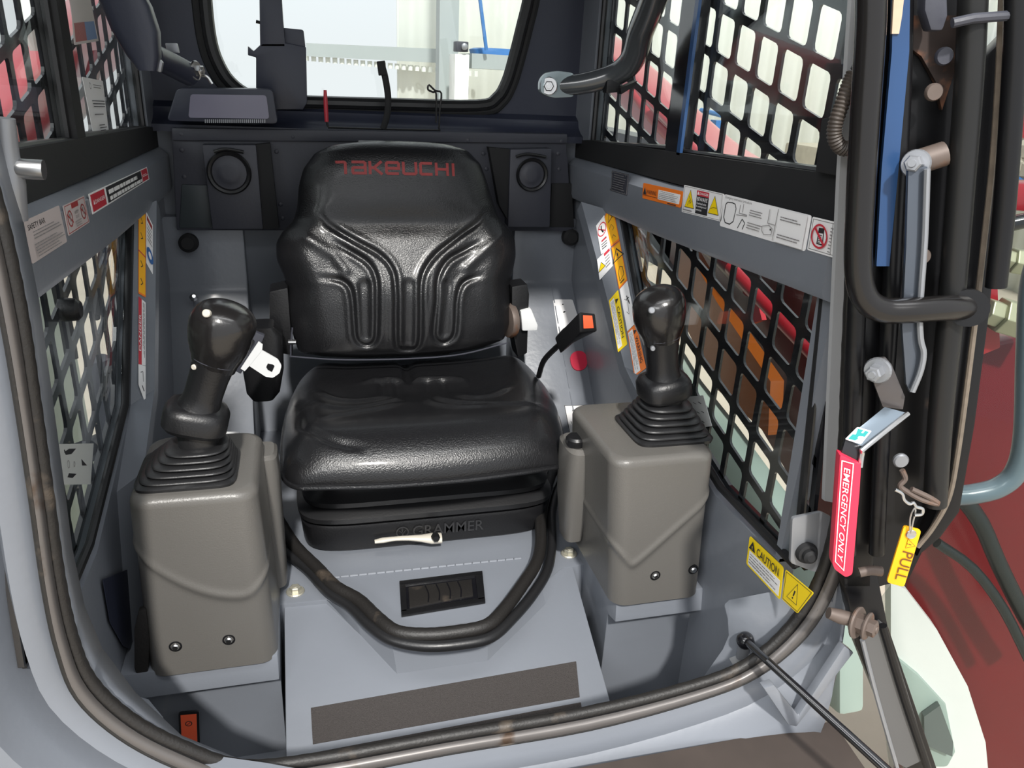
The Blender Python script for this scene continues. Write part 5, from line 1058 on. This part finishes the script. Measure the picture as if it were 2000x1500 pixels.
# gas strut
gs = thing('gas_strut', 'black gas strut with ball joint running down to the lower right', 'gas strut', P(1450, 1290, 'y', 0.80))
S0 = PP(1450, 1280, CPO, CPN)+np.array([0, 0, 0.026]); S1 = P(1500, 1292, 'y', 0.665); S2_ = P(1760, 1530, 'y', 0.50)
part(MB().tube([S0+np.array([0, 0, -0.03]), S0+np.array([0, 0, -0.008])], 0.0085, 16, 1), 'ball_stud', ALU, gs)
part(MB().lathe([(0.004, -0.011), (0.009, -.009), (0.0125, -.003), (0.0125, .003), (0.009, .009), (0.004, .0115)], S0, (0, -0.2, 1), 24), 'ball_socket', GLOSS, gs)
part(MB().tube([S0, S1, S2_], [0.0052, 0.0052, 0.0060], 14, 1), 'rod', GLOSS, gs)
part(MB().prism([PP(u, v, CPO, CPN)+np.array([0, 0, .001]) for u, v in ((1424, 1288), (1458, 1276), (1474, 1290), (1462, 1306), (1438, 1312))], (0, 0, 0.002)), 'stud_plate', PILL, gs, bevel=0.001)
# knob bracket at lower right window
kb = thing('latch_bracket', 'grey bracket with black rubber knob at front of lower right window', 'bracket', P(1575, 1110, 'x', XR))
part(MB().prism([P(u, v, 'y', 0.708) for u, v in rpoly([(1548, 1012), (1605, 1000), (1628, 1012), (1618, 1115), (1592, 1118), (1544, 1100)], 6, 3)], (0, 0.005, 0)), 'plate', ALU, kb, bevel=0.001)
part(MB().lathe([(0.0135, 0), (0.0145, 0.004), (0.0125, 0.009), (0.009, 0.010), (0.0088, 0.016), (0.005, 0.019)], P(1573, 1077, 'y', 0.707), (-0.2, -1, 0.1), 28), 'knob', BLKM, kb)
# spiral cable sleeve and black box beside the right front edge
cs = thing('cable_sleeve', 'brown-black corrugated cable sleeve looping beside the grey front edge strip', 'cable', P(1650, 300, 'y', 0.74))
part(MB().tube([P(u, v, 'y', 0.700) for u, v in ((1690, 105), (1672, 138))], 0.006, 10, 1), 'cable_tail', BLK, cs)
pts = cat([P(u, v, 'y', 0.700) for u, v in ((1668, 142), (1656, 170), (1644, 205), (1632, 240), (1630, 268), (1642, 288), (1662, 288), (1682, 266), (1692, 236), (1684, 206), (1680, 185))], 9)
part(MB().tube(pts, 0.0066, 12, 1, rib=0.18), 'ribbed_sleeve', mat('sleeve', (0.06, 0.048, 0.04), 0.5, var=.3, vscale=60), cs)
tag(MB().prism([P(u, v, 'x', XR-0.02) for u, v in ((1604, 232), (1648, 222), (1642, 345), (1592, 336))], (0.018, 0, 0)).build('mirror_box', BLKM, bevel=0.002), 'flat black box in front corner of upper right window', 'box')
tag(MB().prism([P(u, v, 'y', 0.85) for u, v in ((1672, -40), (1688, -40), (1688, 95), (1676, 115))], (0, .01, 0)).build('blue_cable_cover', SKYF), 'narrow blue patterned strip by the grey front edge strip, top right', 'strip') 
#=OUTSIDE
# ---------------------------------------------------------------- outside: machine, shed
def O(mb, name, m, label, cat, group=None, bevel=0.0, smooth=True): return tag(mb.build(name, m, None, smooth, bevel), label, cat, group)
ZG = -0.62
g = MB().box((-6, -3, ZG-0.05), (9, 8.2, ZG)); g = g.build('shed_floor', CONC); g['kind'] = 'structure'
def corr(name, p0, p1, z0, z1, pitch=0.19, amp=0.012, m=SHEET):
    p0 = np.array(p0, float); p1 = np.array(p1, float); L = np.linalg.norm(p1-p0); d = (p1-p0)/L; nn = np.array([-d[1], d[0]])
    n = int(L/pitch*8); vs = []; fs = []
    for i in range(n+1):
        t = i/n*L; q = p0+d*t+nn*amp*sin(2*pi*t/pitch); vs += [(q[0], q[1], z0), (q[0], q[1], z1)]
    for i in range(n): fs.append((2*i, 2*i+2, 2*i+3, 2*i+1))
    o = MB().add(vs, fs).build(name, m); o['kind'] = 'structure'
    s_ = o.modifiers.new('s', 'SOLIDIFY'); s_.thickness = 0.004; return o
corr('wall_shed_back', (0.75, 6.6), (9, 6.6), ZG, 4.5, 0.15)
corr('wall_shed_side', (6.2, 7.0), (6.2, -2.0), ZG, 4.5, 0.15)
corr('wall_shed_left', (-4.2, 7.5), (-4.2, -2), ZG, 3.5, 0.15, m=SHEDD)
def oy(u, v, y): return P(u, v, 'y', y)
# purlin, post and things seen through the rear window
mb = MB(); a = oy(598, 84, 6.4); b = oy(868, 96, 6.4); mb.prism([a, b, b+np.array([0, 0, -0.10]), a+np.array([0, 0, -0.09])], (0, 0.06, 0)); O(mb, 'wall_girt', POSTM, 'grey horizontal girt seen low through the rear window', 'beam')
mb = MB(); a = oy(598, 102, 6.5)
for k in range(26):
    x = a[0]+k*0.052; mb.tube([(x, 6.45, a[2]-0.02-k*0.002), (x, 6.45, a[2]-0.06-k*0.002)], 0.018, 8, 1)
O(mb, 'sheet_edge', SHEET, 'scalloped edge of corrugated sheet below the grey girt', 'cladding edge')
mb = MB(); a = oy(858, 100, 5.6); mb.box((a[0], 5.6, ZG), (a[0]+0.13, 5.75, 4.0)); O(mb, 'shed_post', POSTM, 'grey steel shed post seen through the rear window', 'post')
cv = thing('wall_cabinet', 'white upright cabinet with small camera on top behind rear window', 'cabinet', (oy(905, 180, 5.2)[0], 5.2, ZG))
a = oy(889, 105, 5.2); b = oy(917, 105, 5.2); part(MB().box((a[0], 5.2, ZG), (b[0], 5.4, a[2])), 'body', WPAINT, cv, bevel=0.004)
c_ = oy(903, 91, 5.2); part(MB().box((c_[0]-.04, 5.2, c_[2]-.03), (c_[0]+.04, 5.3, c_[2]+.03)), 'camera_body', DPANEL, cv, bevel=0.006)
part(MB().lathe([(0.02, 0), (0.02, 0.03), (0.012, 0.035)], c_+np.array([0.01, 0, 0]), (0, -1, 0), 16), 'camera_lens', ALU, cv)
mb = MB(); a = oy(922, 104, 5.3); b = oy(1000, 108, 5.3); mb.box((a[0], 5.3, a[2]-0.09), (b[0]+.3, 6.0, a[2])); O(mb, 'work_bench', POSTM, 'grey green bench top seen through the rear window right corner', 'bench')
mb = MB(); a = oy(930, 98, 5.3); mb.loft([sring((a[0]+.18, 5.5, a[2]+h), (w_, 0, 0), (0, .15, 0), 3, 20) for h, w_ in ((-.02, .17), (0.01, .18), (.02, .15))]); O(mb, 'blue_basin', BLUEP, 'shallow blue tray lying on the bench behind the cab', 'tray')
mb = MB().tube([oy(930, -60, 5.25), oy(950, 98, 5.25)], 0.012, 8, 1); O(mb, 'broom_handle', BLUEP, 'thin blue pole leaning by the bench behind the cab', 'pole')
# things seen through the right windows
mb = MB(); a = P(1370, 118, 'x', 6.0); b = P(1640, 127, 'x', 6.0); mb.box((5.98, -1.0, b[2]-0.14), (6.1, 6.9, b[2]+0.02)); O(mb, 'wall_girt', mat('tan_girt', (0.42, 0.33, 0.26), 0.6), 'tan girt along the right shed wall', 'beam')
mb = MB().box((5.96, -1.0, b[2]+0.02), (6.05, 6.9, b[2]+0.10)); O(mb, 'pipe_run', BLUEP, 'blue pipe run on top of the tan girt, right shed wall', 'pipe')
mb = MB(); c = P(1392, 222, 'x', 3.4); mb.box((3.4, c[1]-.08, ZG), (3.5, c[1]+.02, c[2]-.05)); mb.tube([(3.35, c[1]-.25, c[2]), (3.35, c[1]+.12, c[2]+.02)], .02, 8, 1); O(mb, 'pipe_stand', BLUEP, 'small blue stand against the shed wall, seen through right guard', 'stand')
mb = MB(); c = P(1575, 290, 'x', 3.2); mb.box((3.2, c[1]-.18, ZG), (3.5, c[1]+.25, c[2]+.02)); O(mb, 'concrete_block', STONE, 'pale block behind the right guard near the front edge', 'block', bevel=0.02)
mb = MB(); c = P(1285, 125, 'x', 3.6); mb.box((3.6, c[1]-.30, c[2]-.28), (3.65, c[1]+.30, c[2]+.18)); wbd = O(mb, 'wall_board', WPAINT, 'white board with red corner mark on the right shed wall', 'board')
# right loader arm: beam, cylinder, stop
def beam(pts, w, h, m):   # rounded rectangular beam along pts, cross-section x=w z=h
    pts = [np.array(p, float) for p in pts]; rings = []
    for i, p in enumerate(pts):
        t = nrm(pts[min(i+1, len(pts)-1)]-pts[max(i-1, 0)]); ex = np.array([1.0, 0, 0]); ey = nrm(np.cross(t, ex)); rings.append(sring(p, ex*w/2, ey*h/2, 6, 28))
    return MB().loft(rings)
XA = 0.92
ra = thing('loader_boom', 'red loader arm sloping down past the right windows', 'loader arm', P(1500, 500, 'x', XA))
arm = cat([P(u, v, 'x', XA) for u, v in ((1115, 75), (1165, 95), (1215, 140), (1270, 195), (1335, 262), (1400, 322), (1480, 375), (1560, 430))], 4)
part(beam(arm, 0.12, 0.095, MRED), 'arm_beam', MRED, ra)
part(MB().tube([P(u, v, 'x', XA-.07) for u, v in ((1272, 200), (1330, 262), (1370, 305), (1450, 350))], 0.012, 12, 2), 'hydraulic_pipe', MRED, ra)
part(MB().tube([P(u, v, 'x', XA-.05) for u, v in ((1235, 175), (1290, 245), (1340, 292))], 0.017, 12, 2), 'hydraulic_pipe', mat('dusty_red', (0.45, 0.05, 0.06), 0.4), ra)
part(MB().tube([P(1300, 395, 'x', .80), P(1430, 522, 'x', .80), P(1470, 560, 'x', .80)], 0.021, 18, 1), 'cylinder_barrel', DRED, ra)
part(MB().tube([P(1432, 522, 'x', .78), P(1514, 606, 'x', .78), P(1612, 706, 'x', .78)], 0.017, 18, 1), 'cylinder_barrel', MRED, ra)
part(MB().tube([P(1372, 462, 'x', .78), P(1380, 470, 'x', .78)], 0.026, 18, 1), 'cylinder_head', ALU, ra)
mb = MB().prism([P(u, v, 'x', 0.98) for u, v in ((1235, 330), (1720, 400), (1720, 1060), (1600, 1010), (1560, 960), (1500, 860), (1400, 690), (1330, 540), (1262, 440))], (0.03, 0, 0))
O(mb, 'side_panel', DRED, 'red body panel with shade put into its colour, behind the lower right window', 'panel')
mb = MB(); mb.box((0.98, 1.95, 0.50), (1.06, 3.0, 0.84)); O(mb, 'engine_cowl', DSLATE, 'dark engine cowl far behind the right side windows', 'cowl')
mb = MB().prism([P(u, v, 'x', 0.86) for u, v in ((1318, 500), (1338, 478), (1400, 590), (1505, 745), (1500, 850), (1400, 760), (1340, 640), (1322, 600))], (0.03, 0, 0)); O(mb, 'orange_plate', OGL, 'orange plate with shade put into its colour, behind the lower right guard', 'plate')
mb = MB().prism([P(u, v, 'x', 0.83) for u, v in ((1335, 745), (1400, 830), (1480, 945), (1560, 1055), (1640, 1180), (1640, 1400), (1300, 1100), (1270, 800), (1225, 560), (1250, 600))], (0.05, 0, 0)); O(mb, 'track_guard', GRN, 'pale green dusty track guard low behind right guard', 'track guard', bevel=0.01)
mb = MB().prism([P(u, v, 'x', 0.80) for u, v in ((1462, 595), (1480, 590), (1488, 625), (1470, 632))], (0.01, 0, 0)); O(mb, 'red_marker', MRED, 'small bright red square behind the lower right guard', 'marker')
mb = MB().box((0.80, 1.75, 0.1), (0.9, 2.6, 0.5)); O(mb, 'track_guard', GRN, 'pale green track guard at the rear, behind the sticker pillar', 'track guard', bevel=0.02)
# left side: loader arm, pale guard, dark machinery, lamp
XB = -0.62
la = thing('loader_boom', 'red loader arm seen through the upper left guard', 'loader arm', P(60, 250, 'x', XB))
arm = cat([P(u, v, 'x', XB) for u, v in ((225, 30), (180, 70), (130, 110), (80, 170), (30, 250), (-40, 350))], 4)
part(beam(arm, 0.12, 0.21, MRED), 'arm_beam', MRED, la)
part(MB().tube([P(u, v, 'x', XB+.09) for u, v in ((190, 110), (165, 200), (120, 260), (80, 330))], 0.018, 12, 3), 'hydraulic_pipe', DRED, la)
mb = MB().loft([sring(P(u, v, 'x', -0.5), (.01, 0, 0), (0, .0, w_), 3, 20) if False else sring(P(u, v, 'x', -0.5), (0.02, 0, 0), (0, w_, 0), 3, 20) for u, v, w_ in ((60, -30, .03), (70, 20, .06), (75, 60, .055), (82, 100, .02))]); O(mb, 'work_light', WPAINT, 'white blurred work light behind upper left guard', 'light')
mb = MB().box((-0.60, 0.2, -0.3), (-0.55, 1.95, 0.62)); O(mb, 'track_guard', mat('pale_guard', (0.46, 0.54, 0.48), .5, var=.3, vscale=3), 'pale green track guard behind the lower left guard', 'track guard', bevel=0.02)
mb = MB().box((-0.75, 1.1, 0.64), (-0.68, 2.4, 0.9)); O(mb, 'engine_cowl', DSLATE, 'dark cowl behind rear part of left windows', 'cowl')
mb = MB().tube([P(105, 520, 'x', -.45), P(130, 640, 'x', -.45), P(140, 700, 'x', -.45)], .012, 10, 2); mb.tube([P(205, 470, 'x', -.4), P(185, 620, 'x', -.4)], .010, 10, 1); O(mb, 'hydraulic_hose', RUBC, 'dark hydraulic hoses behind the lower left guard', 'hose')
mb = MB().tube([P(190, 700, 'x', -.42), P(215, 840, 'x', -.42), P(190, 870, 'x', -.42), P(160, 885, 'x', -.42), P(150, 885, 'x', -.54)], .022, 12, 3); O(mb, 'drive_motor', DPANEL, 'dark rounded fitting behind rear of lower left guard', 'fitting')
# right of the door: red machine parts through the door glass
def op(u, v, k): return PP(u, v, np.array([1.05, 0.95+k, 0.6]), nrm([-0.35, -1, 0]))
def oprism(pts, k, th): return MB().prism([op(u, v, k) for u, v in pts], nrm([0.35, 1, 0])*th)
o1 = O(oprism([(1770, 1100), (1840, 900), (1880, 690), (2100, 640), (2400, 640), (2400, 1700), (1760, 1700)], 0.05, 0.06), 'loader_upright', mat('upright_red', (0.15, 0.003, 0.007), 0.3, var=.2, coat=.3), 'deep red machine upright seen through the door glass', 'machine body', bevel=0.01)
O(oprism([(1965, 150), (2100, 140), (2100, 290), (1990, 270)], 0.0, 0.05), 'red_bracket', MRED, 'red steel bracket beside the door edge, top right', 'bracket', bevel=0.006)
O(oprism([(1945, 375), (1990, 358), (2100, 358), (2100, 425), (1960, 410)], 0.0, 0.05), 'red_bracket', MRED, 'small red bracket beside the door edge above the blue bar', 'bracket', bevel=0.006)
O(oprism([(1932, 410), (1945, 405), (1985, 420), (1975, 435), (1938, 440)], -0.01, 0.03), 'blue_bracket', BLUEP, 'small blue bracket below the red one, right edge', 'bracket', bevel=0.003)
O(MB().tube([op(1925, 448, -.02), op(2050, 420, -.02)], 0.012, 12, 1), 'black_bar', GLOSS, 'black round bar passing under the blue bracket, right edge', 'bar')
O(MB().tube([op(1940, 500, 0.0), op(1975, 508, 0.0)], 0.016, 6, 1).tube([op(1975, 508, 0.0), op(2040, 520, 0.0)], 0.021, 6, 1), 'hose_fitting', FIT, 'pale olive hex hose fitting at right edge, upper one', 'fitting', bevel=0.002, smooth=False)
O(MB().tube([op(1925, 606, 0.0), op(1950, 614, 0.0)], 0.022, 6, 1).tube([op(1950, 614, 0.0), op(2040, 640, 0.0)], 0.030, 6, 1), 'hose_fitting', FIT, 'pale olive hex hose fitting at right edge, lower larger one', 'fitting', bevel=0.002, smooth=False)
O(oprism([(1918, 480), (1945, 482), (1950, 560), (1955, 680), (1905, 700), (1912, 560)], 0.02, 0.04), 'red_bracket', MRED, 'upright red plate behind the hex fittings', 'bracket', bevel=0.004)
O(MB().tube([op(u, v, -0.18) for u, v in ((2040, 480), (2016, 560), (2008, 700), (2002, 850), (1985, 920), (1950, 952), (1900, 965), (1862, 968))], 0.0155, 18, 6), 'grab_rail', TEALP, 'curved grey teal grab rail outside the door glass', 'rail')
O(oprism([(1740, 1140), (1768, 1150), (1830, 1230), (1890, 1340), (1925, 1450), (1935, 1560), (1790, 1560), (1740, 1350)], -0.02, 0.03), 'white_fender', WPAINT, 'white curved fender plate below the yellow tag', 'fender')
mb = MB(); c = [(1748, 1282), (1795, 1320), (1850, 1380), (1868, 1470), (1852, 1500), (1790, 1500), (1755, 1380)]
O(oprism(c, -0.03, 0.03), 'track_undercarriage', GRN, 'dusty pale green track frame end beside the door leg', 'track frame', bevel=0.008)
O(oprism([(1805, 1400), (1836, 1378), (1862, 1450), (1860, 1478), (1806, 1455)], -0.045, 0.012), 'track_lug', mat('lug_grey', (0.13, 0.15, 0.14), 0.5), 'dark grey lug on the dusty track frame', 'lug')
O(MB().tube([op(u, v, -0.05) for u, v in ((1870, 960), (1915, 1020), (1950, 1100), (2000, 1200), (2050, 1280))], 0.014, 12, 3), 'hydraulic_hose', mat('hose_green', (0.012, 0.018, 0.018), 0.4), 'thick dark hose seen through door glass, upper one', 'hose', 'hoses behind the door glass')
O(MB().tube([op(u, v, -0.06) for u, v in ((1830, 1060), (1900, 1110), (1960, 1190), (2010, 1290))], 0.009, 12, 3), 'hydraulic_hose', MATS['hose_green'], 'thin dark hose seen through door glass, lower one', 'hose', 'hoses behind the door glass')
rnd = random.Random(3)
for k in range(7):
    u = 1965+rnd.random()*60; v = 282+rnd.random()*50; c = op(u, v, 0.3); r = .02+.015*rnd.random()
    bm_ = MB().loft([sring(c+np.array([0, 0, z*r]), (r*q_, 0, 0), (0, r*q_*.9, 0), 2.2+rnd.random(), 9) for z, q_ in ((-1, .35), (-.5, .9), (.2, 1), (.8, .55))])
    O(bm_, 'rubble_stone', STONE, 'beige rubble stone in the heap beyond the door edge', 'stone', 'rubble heap beyond the door', smooth=False)
O(MB().prism([op(1940, 345, .28), op(2100, 345, .28), op(2100, 362, .28), op(1940, 362, .28)], (0, .05, 0)), 'blue_tray', BLUEP, 'blue tray edge under the rubble, right edge', 'tray')
# lower front: crossmember below the sill
mb = MB(); mb.prism([(-0.4, 0.67, 0.185), (-0.4, 0.52, 0.165), (-0.4, 0.52, -0.3), (-0.4, 0.67, -0.3)], (1.075, 0, 0)); o = mb.build('trim_4', mat('dusty_brown_steel', (0.050, 0.038, 0.032), 0.6, var=.3, vscale=20)); o['kind'] = 'structure'
